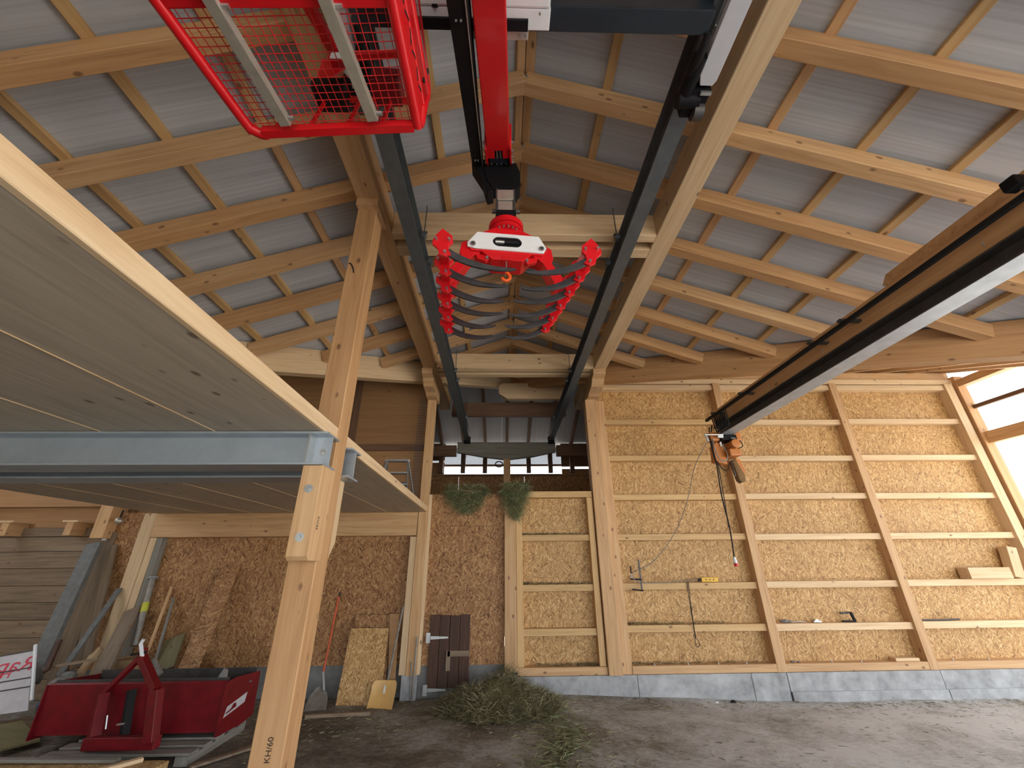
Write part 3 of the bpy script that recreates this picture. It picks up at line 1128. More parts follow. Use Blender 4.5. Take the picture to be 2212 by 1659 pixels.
# ------------------------------------------------------------------ crane bridge
GZ = ZC + 2.80
t = thing('crane_bridge', 'black bridge girders between the rails with a silver end carriage', 'crane', (.2, 1.1, GZ))
for y0_, y1_ in ((1.176, 1.296), (.62, .74)):
    MB().box((-.798, y0_, GZ), (1.186, y1_, GZ + .17)).build('girder', 'navy_steel', t, bevel=.006)
for xc in (1.30, -.93):
    sg = 1 if xc > 0 else -1
    ec = MB().prism([(xc - .06, -.2, GZ - .005), (xc + .06, -.2, GZ - .005), (xc + .06, 1.53, GZ - .005), (xc + .045, 1.56, GZ - .005), (xc - .035, 1.56, GZ - .005), (xc - .06, 1.50, GZ - .005)], (0, 0, .085)).build('end_carriage', 'silver', t, bevel=.004)
    for yy_ in (1.26, 1.44, 1.50, .95):
        bolt((xc - sg * .062, yy_, GZ + .035), (-sg, 0, 0), .008, ec)
    MB().box((xc - sg * .064 - .004, .2, GZ + .02), (xc - sg * .064 + .004, 1.33, GZ + .032)).build('guide_strip', 'galvanized', ec)
    m_ = MB()
    m_.cyl((xc - sg * .10, 1.40, GZ + .01), (xc - sg * .10, 1.62, GZ + .02), .045, n=16)
    m_.cyl((xc - sg * .14, 1.66, GZ + .01), (xc + sg * .0, 1.66, GZ + .01), .05, n=18)
    m_.box((xc - .09, 1.58, GZ - .01), (xc + .05, 1.76, GZ + .075))
    m_.build('drive_motor', 'black', t, smooth=True)
    m_ = MB()
    m_.cyl((xc - .02, 1.72, GZ - .012), (xc + .045, 1.72, GZ - .012), .055, n=24)
    m_.build('drive_wheel', 'dark_steel', t, smooth=True)
    MB().box((xc - .02, 1.585, GZ - .03), (xc + .05, 1.605, GZ + .01)).build('buffer_plate', 'galvanized', t)
    MB().tube([(xc - sg * .11, 1.28, GZ - .005), (xc - sg * .115, 1.40, GZ - .02), (xc - sg * .12, 1.5, GZ)], .022, n=10).build('hose', 'rubber', t, smooth=True)

# trolley
TZ = ZC + 2.70
t = thing('crane_trolley', 'white crane trolley hanging on the black girders', 'crane trolley', (-.1, 1.0, TZ))
MB().box((-.62, .55, TZ + .015), (.255, 1.155, TZ + .095)).build('housing', 'white', t, bevel=.012)
MB().box((-.60, 1.156, TZ + .02), (.26, 1.255, TZ + .098)).build('cheek_plate', 'white', t, bevel=.006)
MB().box((-.20, 1.256, TZ + .015), (.145, 1.30, TZ + .096)).build('bracket_plate', 'grey_plate', t, bevel=.004)
MB().box((.05, .8, TZ - .01), (.17, 1.0, TZ + .02)).build('motor_cover', 'silver', t, bevel=.01)
for x in (.21, .245, .20, .235):
    bolt((x, 1.06 if x > .205 else 1.17, TZ + .01), (0, 0, -1), .006, t)
for x in (.10, .13):
    bolt((x, 1.275, TZ + .015), (0, 0, -1), .006, t)
MB().box((-.50, 1.20, TZ + .0), (.14, 1.252, TZ + .03)).build('slide_rail', 'black', t)
m_ = MB().cyl((-.36, 1.16, TZ + .03), (-.36, 1.145, TZ + .03), .02, n=16)
m_.build('grommet', 'rubber', t)
MB().box((-.30, .1, 4.27), (.12, .615, TZ + .05)).build('slewing_housing', 'white', t, bevel=.02)

# boom
bt = thing('crane_boom', 'red box boom with a black hose channel hanging under the trolley', 'crane boom', (-.05, 1.5, ZC + 2.5))
P0, P1 = V(-.067, 1.017, ZC + 2.457), V(-.027, 2.082, ZC + 2.793)
dB = (P1 - P0).normalized()
upB = V(1, 0, 0).cross(dB).normalized()
sdB = dB.cross(upB).normalized()
Pn = P0 - dB * 0.85


def bp_(a, s, u):
    """point on the boom: a along from P0, s sideways (right +), u above the underside"""
    return P0 + dB * a + V(sdB.x, sdB.y, sdB.z) * s + upB * u


LB = (P1 - P0).length
if sdB.x < 0:
    sdB = -sdB
hw = .083
MB().prism([bp_(-.85, -hw, 0), bp_(-.85, hw, 0), bp_(-.85, hw, .15), bp_(-.85, -hw, .15)], dB * (LB + .78)).build('boom_tube', 'red', bt, bevel=.008)
m_ = MB()
for s0, s1 in ((-hw, -.03), (.03, hw)):
    m_.prism([bp_(LB - .071, s0, 0), bp_(LB - .071, s1, 0), bp_(LB - .071, s1, .19), bp_(LB - .071, s0, .19)], dB * .085)
m_.build('boom_fork', 'red', bt, bevel=.004)
MB().prism([bp_(LB - .071, -.03, .05), bp_(LB - .071, .03, .05), bp_(LB - .071, .03, .19), bp_(LB - .071, -.03, .19)], dB * .08).build('hose_slot', 'black', bt)
for s in (-.012, .014):
    MB().tube([bp_(LB - .09, s, .03), bp_(LB + .02, s, .015), bp_(LB + .07, s, .03)], .008, n=8).build('hydraulic_line', 'galvanized', bt, smooth=True)
for s in (-1, 1):
    ck = MB().prism([bp_(LB - .14, s * hw, .03), bp_(LB - .10, s * hw, -.012), bp_(LB + .04, s * hw, -.012), bp_(LB + .15, s * hw, .03), bp_(LB + .17, s * hw, .10), bp_(LB - .12, s * hw, .18)], sdB * s * .014).build('cheek_plate', 'red', bt, bevel=.003)
    for a in (-.10, -.01, .06, .12):
        bolt(bp_(LB + a, s * (hw + .014), .045), sdB * s, .011, ck)
MB().prism([bp_(LB + .02, -hw + .012, .01), bp_(LB + .02, hw - .012, .01), bp_(LB + .02, hw - .012, .05), bp_(LB + .02, -hw + .012, .05)], dB * .06).build('cross_plate', 'navy_steel', bt, bevel=.004)
for s in (-.06, -.02, .015, .055):
    MB().cyl(bp_(LB + .085, s, .03), bp_(LB + .115, s, .03), .012, n=6).build('fitting', 'galvanized', bt)
MB().prism([bp_(LB + .08, -hw, .03), bp_(LB + .08, hw, .03), bp_(LB + .08, hw, .16), bp_(LB + .08, -hw, .16)], dB * .13).build('knuckle_block', 'black', bt, bevel=.008)
# black channel left of the boom
c0 = [at(957, -40, 2, ZC + 2.40), at(1005, -40, 2, ZC + 2.40)]
c1_ = [at(1021, 362, 2, ZC + 2.86), at(1044, 362, 2, ZC + 2.86)]
MB().add([c0[0], c0[1], c1_[1], c1_[0], c0[0] + V(0, 0, .1), c0[1] + V(.01, 0, .1), c1_[1] + V(0, 0, .08), c1_[0] + V(0, 0, .08)],
         [(0, 1, 2, 3), (7, 6, 5, 4), (1, 0, 4, 5), (2, 1, 5, 6), (3, 2, 6, 7), (0, 3, 7, 4)]).build('hose_channel', 'black', bt, bevel=.003)
pq = c0[1].lerp(c1_[1], .5)
MB().bar(c0[1] + V(-.008, .0, -.004), c1_[1] + V(-.004, 0, -.004), .006, .006).build('channel_edge', 'galvanized', bt)
for f_ in (.13, .93):
    for s in (.35, .6):
        p = c0[0].lerp(c1_[0], f_).lerp(c0[1].lerp(c1_[1], f_), s)
        bolt(p + V(0, 0, .002), (0, -.2, -1), .006, bt)
# hose cover that swings round the knuckle
kx, ky, kz = .012, 2.16, ZC + 2.62
m_ = MB()
m_.prism([at(1018, 350, 1, 2.20), at(1050, 343, 1, 2.20), at(1060, 385, 1, 2.20), at(1066, 412, 1, 2.20), at(1052, 416, 1, 2.20), at(1046, 400, 1, 2.20), at(1043, 388, 1, 2.20), at(1030, 368, 1, 2.20)], (0, .12, 0))
m_.build('hose_cover', 'black', bt, bevel=.008)
MB().prism([at(1110, 352, 1, 2.20), at(1118, 358, 1, 2.20), at(1124, 372, 1, 2.20), at(1124, 400, 1, 2.20), at(1114, 412, 1, 2.20), at(1104, 412, 1, 2.20), at(1106, 372, 1, 2.20)], (0, .12, 0)).build('hose_cover', 'black', bt, bevel=.008)
MB().prism([at(1046, 352, 1, 2.19), at(1116, 352, 1, 2.19), at(1118, 384, 1, 2.19), at(1112, 406, 1, 2.19), at(1064, 406, 1, 2.19), at(1050, 384, 1, 2.19)], (0, .10, 0)).build('pivot_block', 'black', bt, bevel=.006)

# ------------------------------------------------------------------ grapple
YG = 2.16
gt = thing('hay_grapple', 'red hay grapple with curved black tines hanging from the boom', 'grapple', (.03, YG, ZC + 1.4))
GX = .028


def gz(row):
    return at(1092, row, 1, YG - .078).z


zf = at(1092, 464, 1, YG - .122).z - .052
# links between boom and rotator
MB().box((GX - .068, YG - .05, gz(424)), (GX + .058, YG + .05, gz(402))).build('upper_link', 'grey_plate', gt, bevel=.006)
MB().box((GX - .058, YG - .045, gz(449)), (GX + .048, YG + .045, gz(426))).build('lower_link', 'grey_plate', gt, bevel=.005)
for s in (-1, 1):
    MB().box((GX - .004 + s * .062 - .008, YG - .05, gz(462)), (GX - .004 + s * .062 + .008, YG + .05, gz(400))).build('link_plate', 'dark_steel', gt, bevel=.004)
MB().cyl((GX - .10, YG, gz(438)), (GX + .10, YG, gz(438)), .016, n=14).build('link_pin', 'dark_steel', gt)
MB().box((GX - .07, YG - .06, zf + .04), (GX + .07, YG + .06, gz(448))).build('rotator_neck', 'black', gt, bevel=.006)
fl_ = MB().cyl((GX, YG, zf + .012), (GX, YG, zf + .055), .122, n=40).build('rotator_flange', 'red', gt, smooth=True)
fl2 = MB().cyl((GX, YG, zf - .02), (GX, YG, zf + .006), .116, n=40).build('rotator_flange', 'red', gt, smooth=True)
MB().cyl((GX, YG, zf + .004), (GX, YG, zf + .014), .10, n=30).build('slew_ring', 'dark_steel', gt, smooth=True)
for i in range(20):
    a = 2 * PI * i / 20
    bolt((GX + .105 * math.cos(a), YG + .105 * math.sin(a), zf + .012), (0, 0, -1), .006, fl_)
    bolt((GX + .1 * math.cos(a + .15), YG + .1 * math.sin(a + .15), zf - .02), (0, 0, -1), .006, fl2)
# frame: the direction across the grapple is slightly turned
ga = math.radians(-5.5)
gx_, gy_ = V(math.cos(ga), math.sin(ga) * -1, 0), V(math.sin(ga) * 1, math.cos(ga), 0)
GC = V(GX, YG, 0)


def gp(u, v_, z):
    return GC + gx_ * u + gy_ * v_ + V(0, 0, z)


ztop, zw1, zw0, zlow = zf - .02, gz(507), gz(541), gz(560)
hood = MB().prism([gp(-.075, -.075, ztop), gp(.075, -.075, ztop), gp(.205, -.075, zw1 - .005), gp(-.195, -.075, zw1 - .005)], gy_ * .15).build('hood', 'red', gt, bevel=.004)
body = MB().prism([gp(-.20, -.07, zw1), gp(.21, -.07, zw1), gp(.255, -.07, zw0 + .03), gp(.235, -.07, zw0 - .01), gp(.16, -.07, zw0 - .012), gp(.12, -.07, zlow + .015), gp(.10, -.07, zlow), gp(-.10, -.07, zlow),
                   gp(-.12, -.07, zlow + .02), gp(-.17, -.07, zw0 - .012), gp(-.24, -.07, zw0 - .01), gp(-.255, -.07, zw0 + .03)], gy_ * .14).build('frame_body', 'red', gt, bevel=.004)
# white cover plate with an oval slot
pts_o = [(-.20, zw1 + .004), (.215, zw1 + .004), (.262, zw0 + .045), (.262, zw0 + .012), (.245, zw0), (-.245, zw0), (-.262, zw0 + .012), (-.262, zw0 + .045)]
m_ = MB()
zc_ = (zw0 + zw1) / 2 + .004
hole = []
for i in range(24):
    a = 2 * PI * i / 24
    cxo = .055 if math.cos(a) >= 0 else -.055
    hole.append((.0 + cxo + .042 * math.cos(a), zc_ + .042 * math.sin(a)))
outer = []
for (hx, hz) in hole:
    # cast a ray from the centre to the outline
    d = V(hx, hz - zc_, 0)
    best = None
    n = len(pts_o)
    for i in range(n):
        a, b_ = V(pts_o[i][0], pts_o[i][1] - zc_, 0), V(pts_o[(i + 1) % n][0], pts_o[(i + 1) % n][1] - zc_, 0)
        e = b_ - a
        den = d.x * e.y - d.y * e.x
        if abs(den) < 1e-9:
            continue
        tt = (a.x * e.y - a.y * e.x) / den
        ss = (a.x * d.y - a.y * d.x) / den
        if tt > 0 and -1e-6 <= ss <= 1 + 1e-6:
            if best is None or tt < best:
                best = tt
    outer.append((d.x * best, d.y * best + zc_))
# make sure the plate's corners are kept: snap nearest ray ends to them
for c_ in pts_o:
    k = min(range(24), key=lambda i: (outer[i][0] - c_[0]) ** 2 + (outer[i][1] - c_[1]) ** 2)
    outer[k] = c_
vsx = []
for yoff in (-.079, -.071):
    vsx += [gp(x, yoff, z) for x, z in hole] + [gp(x, yoff, z) for x, z in outer]
fsx = []
for i in range(24):
    j = (i + 1) % 24
    fsx += [(i, j, 24 + j, 24 + i), (48 + j, 48 + i, 72 + i, 72 + j), (24 + i, 24 + j, 72 + j, 72 + i), (j, i, 48 + i, 48 + j)]
plate = MB().add(vsx, fsx).build('cover_plate', 'white', gt)
MB().prism([gp(x, -.0725, z) for x, z in hole], gy_ * .001).build('slot_recess', 'black', body)
MB().cyl(gp(-.08, -.076, zc_ - .005), gp(-.02, -.076, zc_ - .003), .014, n=12).build('cylinder_rod', 'galvanized', body, smooth=True)
MB().cyl(gp(-.02, -.076, zc_ - .003), gp(.075, -.076, zc_), .018, n=12).build('cylinder_barrel', 'black', body, smooth=True)
for u in (-.228, .228):
    pn = MB().cyl(gp(u, -.079, zw0 + .03), gp(u, -.092, zw0 + .03), .018, n=20)
    pn.build('pivot_pin', 'galvanized', plate, smooth=True)
    MB().cyl(gp(u, -.092, zw0 + .03), gp(u, -.0935, zw0 + .03), .010, n=16).build('pivot_hole', 'dark_steel', plate)

BL0, BL1 = at(957, 522, 2, 3.27), at(967, 694, 2, 3.27)
BR0, BR1 = at(1277, 543, 2, 3.27), at(1181, 692, 2, 3.27)
for sd_, B0, B1 in ((-1, BL0, BL1), (1, BR0, BR1)):
    # swing arm: front plate outline plus depth
    u0 = sd_ * .228
    foot = B0.lerp(B1, .42)
    fl = foot - GC
    uf = fl.dot(gx_)
    zf_ = 3.29
    vfo = fl.dot(gy_)
    s = sd_
    prof = [(u0 - s * .02, zw0 + .075), (u0 + s * .035, zw0 + .085), (u0 + s * .075, zw0 + .06), (u0 + s * .085, zw0 - .02), (u0 + s * .07, zw0 - .055), (uf + s * .02, zf_ + .10), (uf + s * .02, zf_ + .0), (uf - s * .06, zf_ + .0),
            (uf - s * .065, zf_ + .10), (u0 + s * .012, zw0 - .06), (u0 - s * .02, zw0 - .03), (u0 - s * .05, zw0 - .02)]
    arm = MB().prism([gp(a, -.055, z) for a, z in prof], gy_ * .11).build('swing_arm', 'red', gt, bevel=.005)
    bolt(gp(u0 + s * .03, -.055, zw0 + .05), -gy_, .012, arm)
    # lever lug
    lug = MB().prism([gp(u0 - s * .02, -.05, zw0 - .02), gp(u0 - s * .10, -.05, zw0 - .03), gp(u0 - s * .115, -.05, zw0 - .055), gp(u0 - s * .09, -.05, zw0 - .075), gp(u0 - s * .03, -.05, zw0 - .055)], gy_ * .03).build('lever_lug', 'red', gt, bevel=.003)
    bolt(gp(u0 - s * .095, -.05, zw0 - .055), -gy_, .010, lug)
    # rake bar
    dv = (B1 - B0).normalized()
    inn = V(-s, 0, 0)
    bar = MB().bar(B0 + V(-s * .005, 0, .0) - dv * .0, B1 + V(-s * .005, 0, .0), .05, .06).build('rake_bar', 'red', gt, bevel=.004)
    for i in range(6):
        f_ = i / 5
        c_ = B0.lerp(B1, f_)
        o_ = V(s, 0, 0)
        prf = [(.045, .005), (.03, .04), (.005, .062 if i else .075), (-.04, .03), (-.045, -.005), (-.028, -.03), (-.026, -.055), (-.04 + .0, -.075), (-.015, -.09), (.012, -.078), (.02, -.045), (.045, -.02)]
        prf = [(a * 1.2, z * 1.15) for a, z in prf]
        pl = MB().prism([c_ + V(s * a, -.008, z) for a, z in prf], (0, .016, 0)).build('tine_holder', 'red', gt, bevel=.002)
        for a, z in ((.034, .008), (-.034, .004), (-.016, -.08)):
            bolt(c_ + V(s * a, -.008, z), (0, -1, 0), .008, pl)
        # tine
        base = c_ + V(-s * .02, .014, -.055)
        tipL = at(1112, 582, 2, 3.12).lerp(at(1068, 727, 2, 3.12), f_)
        tipR = at(1129, 586, 2, 3.12).lerp(at(1090, 728, 2, 3.12), f_)
        tip = (tipL if s < 0 else tipR) + V(random.uniform(-.02, .02), 0, random.uniform(-.01, .01))
        ctrl = base.lerp(tip, .45) + V(0, 0, -.075)
        pts = bez(base, ctrl, tip, 14)
        hs = [.020 - .013 * (k / 14) ** 1.6 for k in range(15)]
        vsx, fsx = [], []
        for k, p in enumerate(pts):
            tgt = (pts[min(k + 1, 14)] - pts[max(k - 1, 0)]).normalized()
            nn = V(-tgt.z * (1 if tgt.x > 0 else -1), 0, abs(tgt.x)).normalized()
            h2 = hs[k] if k < 14 else .003
            w2 = .008 if k < 12 else .006
            vsx += [p + nn * h2 + V(0, -w2, 0), p + nn * h2 + V(0, w2, 0), p - nn * h2 + V(0, w2, 0), p - nn * h2 + V(0, -w2, 0)]
        for k in range(14):
            for j in range(4):
                a, b_ = k * 4 + j, k * 4 + (j + 1) % 4
                fsx.append((a, b_, b_ + 4, a + 4))
        fsx += [(3, 2, 1, 0), (56, 57, 58, 59)]
        MB().add(vsx, fsx).build('tine', 'tine_black', gt, bevel=.002)
# hook under the frame
MB().box((GX - .028, YG - .08, zlow - .004), (GX + .028, YG - .03, zlow + .03)).build('hook_bracket', 'red', gt, bevel=.003)
MB().cyl((GX, YG - .06, hz_ := at(1094, 588, 1, YG - .06).z), (GX, YG - .06, zlow), .005, n=8).build('hook_shank', 'galvanized', gt)
hk = [(0, 0), (.012, -.012), (.02, -.03), (.016, -.052), (-.002, -.064), (-.022, -.055), (-.03, -.04)]
hz = at(1094, 592, 1, YG - .06).z
MB().tube(smoothline([(GX + a + .004, YG - .06, hz + b_ + .01) for a, b_ in hk], 4), .0105, n=8).build('safety_hook', 'hook_orange', gt, smooth=True)
MB().cyl((GX + .004, YG - .06, hz + .0), (GX + .004, YG - .06, hz + .028), .012, n=12).build('hook_eye', 'hook_orange', gt, smooth=True)
MB().tube([(GX - .004, YG - .06, hz + .004), (GX - .012, YG - .06, hz - .02)], .003, n=6).build('hook_latch', 'galvanized', gt)

# ------------------------------------------------------------------ cabin
CZ = ZC + 2.2
kt = thing('crane_cabin', 'red operator basket with mesh floor and galvanized skids overhead', 'crane cabin', (-.93, 1.2, CZ))
FL, FR = at(545, 285, 2, CZ), at(902, 272, 2, CZ)
NL, NR = at(322, -20, 2, CZ), at(842, -20, 2, CZ)
dl, dr = (FL - NL).normalized(), (FR - NR).normalized()
NL2, NR2 = NL - dl * .55, NR - dr * .55
left = [NL2, NL, FL - dl * .06, FL - dl * .015 + V(.012, 0, 0), FL + V(.045, .01, 0), FL + V(.075, .012, 0)]
MB().tube(smoothline(left, 5), .027, n=14).build('floor_tube', 'red', kt, smooth=True)
right = [NR2, NR, FR - dr * .05, FR - dr * .008 + V(-.004, 0, .005), FR + V(.012, .0, .035), FR + V(.02, -.03, .10)]
MB().tube(smoothline(right, 5), .027, n=14).build('floor_tube', 'red', kt, smooth=True)
MB().bar(FL + V(.06, 0, .0), FR + V(-.02, 0, .0), .045, .05).build('floor_cross_bar', 'red', kt, bevel=.004)
MB().bar(NL + dl * .02 + V(.0, 0, .01), NR + dr * .02 + V(0, 0, .01), .07, .04).build('floor_cross_bar', 'red', kt, bevel=.004)
MB().bar(NL2 + V(0, .03, 0), NR2 + V(0, .03, 0), .05, .05).build('floor_cross_bar', 'red', kt, bevel=.004)
# wire mesh
m_ = MB()
for k in range(1, 24):
    f_ = k / 24
    a, b_ = NL2.lerp(NR2, f_), FL.lerp(FR, f_)
    m_.tube([a + V(0, 0, .012), b_ + V(0, 0, .012)], .0022, n=5)
for k in range(1, 32):
    f_ = k / 32
    a, b_ = NL2.lerp(FL, f_), NR2.lerp(FR, f_)
    m_.tube([a + V(.02, 0, .016), b_ + V(-.02, 0, .016)], .0022, n=5)
tag(m_.build('floor_mesh', 'red', kt), kind='stuff')
# skids
for pa, pb in (((450, 0), (614, 268)), ((700, 0), (803, 258))):
    a, b_ = at(*pa, 2, CZ - .035), at(*pb, 2, CZ - .035)
    d = (b_ - a).normalized()
    a2 = a - d * .5
    m_ = MB()
    m_.bar(a2, b_ + d * .01, .052, .006)
    m_.bar(a2 + V(.026, 0, .02), b_ + d * .01 + V(.026, 0, .02), .005, .045)
    sk = m_.build('skid_angle', 'skid_zinc', kt, bevel=.001)
    for p in (b_ - d * .02 + V(.04, 0, .02), a + d * .03 + V(.04, 0, .02)):
        MB().cyl(p + V(-.014, 0, 0), p + V(.02, 0, 0), .012, n=8).build('skid_bolt', 'galvanized', sk)
# right side: panel between two tubes
hgt = .23
MB().tube(smoothline([NR2 + V(.03, 0, hgt), NR + V(.03, 0, hgt), FR - dr * .06 + V(.03, 0, hgt), FR + V(.025, -.03, hgt - .03), FR + V(.02, -.02, .09)], 5), .028, n=14).build('side_tube', 'red', kt, smooth=True)
MB().tube([NR2 + V(.022, 0, hgt * .62), FR - dr * .04 + V(.022, 0, hgt * .55)], .018, n=12).build('side_tube', 'red', kt, smooth=True)
pn = MB().prism([NR2 + V(.018, 0, .02), FR - dr * .03 + V(.018, 0, .02), FR - dr * .03 + V(.036, 0, hgt - .02), NR2 + V(.036, 0, hgt - .02)], (.005, 0, 0)).build('side_panel', 'red', kt, bevel=.001)
# black bars on the panel, standing in for a row of lettering
for i in range(9):
    f_ = .30 + i * .07
    a = NR2.lerp(FR, f_) + V(.030, 0, .085)
    b_ = NR2.lerp(FR, f_ + .05) + V(.0335, 0, .125)
    if i % 2:
        a, b_ = a + V(.003, 0, .04), b_ - V(.003, 0, .04)
    MB().bar(a, b_, .004, .010).build('panel_mark', 'print_black', pn)
# curved clear side shield with a red rim
rim = smoothline([FR + V(.035, -.02, .12), FR + V(.05, -.03, .26), FR + V(.035, -.15, .39), FR + V(.03, -.40, .47)], 6)
MB().tube(rim, .008, n=8).build('shield_rim', 'red', kt, smooth=True)
vsx, fsx = [], []
for i, p in enumerate(rim):
    vsx += [p, V(p.x - .015, p.y - .45, p.z), p + V(.004, 0, 0), V(p.x - .011, p.y - .45, p.z)]
for i in range(len(rim) - 1):
    a = i * 4
    fsx += [(a, a + 1, a + 5, a + 4), (a + 2, a + 6, a + 7, a + 3), (a, a + 4, a + 6, a + 2), (a + 1, a + 3, a + 7, a + 5)]
MB().add(vsx, fsx).build('side_shield', 'acrylic', kt, smooth=True)
for p in (FR + V(.04, -.10, .32), FR + V(.035, -.13, .18)):
    MB().cyl(p, p + V(.012, 0, 0), .012, n=12).build('shield_stud', 'rubber', kt)
# inside: column, foot rest, seat
cxm = -.93
MB().box((cxm - .0, 1.30, CZ + .40), (cxm + .05, 1.36, CZ + .585)).build('mast_tube', 'red', kt, bevel=.005)
MB().bar((cxm - .02, 1.33, CZ + .45), (cxm - .02, 1.05, CZ + .30), .05, .05).build('mast_bracket', 'red', kt, bevel=.004)
MB().bar((cxm + .0, 1.30, CZ + .30), (FR.x, 1.26, CZ + .30), .03, .03).build('cross_tube', 'red', kt, bevel=.003)
MB().bar((cxm - .08, 1.52, CZ + .32), (FR.x, 1.52, CZ + .32), .025, .03).build('cross_tube', 'red', kt, bevel=.003)
MB().prism([(cxm - .06, 1.33, CZ + .2), (cxm + .02, 1.33, CZ + .2), (cxm + .10, 1.33, CZ + .32), (cxm - .06, 1.33, CZ + .36)], (0, .01, 0)).build('gusset', 'red', kt)
MB().box((cxm + .02, 1.27, CZ + .25), (cxm + .13, 1.275, CZ + .31)).build('type_plate', 'white', kt)
MB().box((cxm - .16, 1.42, CZ + .28), (cxm + .03, 1.58, CZ + .36)).build('seat_base', 'rubber', kt, bevel=.02)
MB().box((cxm + .18, 1.40, CZ + .30), (cxm + .34, 1.55, CZ + .42)).build('control_box', 'red_dull', kt, bevel=.01)
for x in (cxm - .12, cxm + .08, cxm + .26):
    MB().cyl((x, 1.48, CZ + .03), (x + .01, 1.52, CZ + .30), .012, n=8).build('pedal_rod', 'red', kt)
MB().prism([FL + V(.085, -.005, .02), FL + V(.16, -.005, .02), FL + V(.13, -.005, .09)], (0, .008, 0)).build('corner_gusset', 'red', kt)

# ------------------------------------------------------------------ monorail with chain hoist
MZ = 3.45
mt = thing('monorail_beam', 'steel monorail under a brown timber on the right, pointing at the wall', 'rail', (3.34, 2, MZ))
yibeam('profile', 3.34, .20, MZ, MZ + .15, YFRONT, 5.88, 'dark_steel', tf=.014, parent=mt)
MB().box((3.241, YFRONT, MZ - .004), (3.439, 5.88, MZ + .0)).build('running_face', 'mill_steel', mt)
box('carrier_timber', (3.25, YFRONT, MZ + .15), (3.42, 5.86, MZ + .385), 'spruce_warm', mt)
o = MB().prism([(3.27, YFRONT, MZ + .386), (3.27, 2.70, MZ + .386), (3.27, 2.76, MZ + .42), (3.27, 2.70, MZ + .49), (3.27, YFRONT, MZ + .49)], (.14, 0, 0)).build('upper_timber', 'spruce_warm', mt, bevel=.003)
for yb in (2.0, 3.5, 4.4, 5.3):
    m_ = MB()
    m_.tube([(3.265, yb + .02, MZ + .36), (3.252, yb + .04, MZ + .195)], .006, n=6)
    m_.build('tie_rod', 'galvanized', mt)
    bolt((3.262, yb + .035, MZ + .19), (-.6, 0, -.6), .008, mt)
for yb in (YN0 - YST * 4, YN0 - YST * 3, YN0 - YST * 2):
    MB().tube([(3.34, yb + RW / 2, MZ + .48), (3.34, yb + RW / 2, zr(3.34) + .01)], .008, n=8).build('hanger_rod', 'galvanized', mt, smooth=True)
# conductor rail
ct = thing('cable_rail', 'thin black cable rail running beside the monorail timber', 'rail', (3.09, 2, MZ + .2))
MB().box((3.075, YFRONT, MZ + .205), (3.11, 5.75, MZ + .24)).build('track', 'rubber', ct, bevel=.003)
for yb in (1.62, 3.05, 3.45, 4.75, 5.5):
    MB().box((3.05, yb - .02, MZ + .24), (3.28, yb + .02, MZ + .262)).build('bracket', 'dark_steel', ct)
m_ = MB()
m_.box((3.0, 1.60, MZ + .255), (3.08, 1.68, MZ + .33))
m_.build('end_bracket', 'black', ct, bevel=.01)

ht = thing('chain_hoist', 'orange electric chain hoist at the end of the monorail', 'hoist', (3.35, 5.8, 2.75))
Yh = 5.80
MB().cyl((3.40, Yh - .16, 3.295), (3.40, Yh + .10, 3.295), .062, n=28).build('motor', 'orange', ht, smooth=True, bevel=.006)
MB().box((3.30, Yh - .13, 3.12), (3.47, Yh + .12, 3.225)).build('gear_housing', 'orange', ht, bevel=.02)
MB().prism([(3.12, Yh, 3.06), (3.30, Yh, 3.02), (3.30, Yh, 3.33), (3.20, Yh, 3.36), (3.14, Yh, 3.30)], (0, .12, 0)).build('control_housing', 'orange', ht, bevel=.015)
MB().box((3.10, Yh - .06, 3.36), (3.24, Yh + .08, 3.50)).build('travel_motor', 'orange', ht, bevel=.03)
MB().box((3.46, Yh - .06, 3.36), (3.56, Yh + .08, 3.50)).build('travel_cover', 'orange', ht, bevel=.02)
MB().box((3.24, Yh - .1, 3.36), (3.47, Yh + .12, 3.44)).build('trolley_frame', 'black', ht, bevel=.01)
MB().cyl((2.98, Yh - .12, 3.435), (3.26, Yh - .12, 3.435), .012, n=10).build('spacer_tube', 'galvanized', ht)
MB().bar((3.0, Yh - .12, 3.43), (3.02, Yh - .12, 3.33), .02, .03).build('cable_arm', 'galvanized', ht)
MB().box((3.17, Yh - .135, 3.385), (3.25, Yh - .12, 3.42)).build('rating_plate', 'white', ht)
MB().box((3.36, Yh - .13, 3.375), (3.43, Yh - .115, 3.385)).build('spacer_bar', 'galvanized', ht)
MB().box((3.235, Yh - .03, 3.28), (3.26, Yh - .02, 3.35)).build('notice_plate', 'white', ht)
for i in range(7):
    z = 3.10 - i * .028
    MB().tube([(3.365 + .008 * math.cos(a), Yh + .0 + .008 * math.sin(a) * (i % 2), z + .016 * math.sin(a)) for a in [2 * PI * k / 8 for k in range(8)]], .004, n=5, closed=True).build('chain_link', 'dark_steel', ht)
MB().tube(smoothline([(3.365, Yh, 2.92), (3.375, Yh, 2.89), (3.37, Yh, 2.85), (3.355, Yh, 2.86)], 4), .008, n=8).build('load_hook', 'dark_steel', ht, smooth=True)
bag = MB()
bag.prism([(3.385, Yh + .01, 3.09), (3.445, Yh + .01, 3.10), (3.53, Yh + .01, 2.86), (3.52, Yh + .01, 2.78), (3.46, Yh + .01, 2.76), (3.425, Yh + .01, 2.80)], (0, .11, 0))
bag.build('chain_bag', 'sack', ht, bevel=.02, smooth=True)
bag2 = MB().prism([(3.45, Yh + .03, 3.12), (3.52, Yh + .03, 3.10), (3.56, Yh + .03, 2.9), (3.47, Yh + .03, 2.9)], (0, .09, 0)).build('chain_chute', 'orange', ht, bevel=.01)
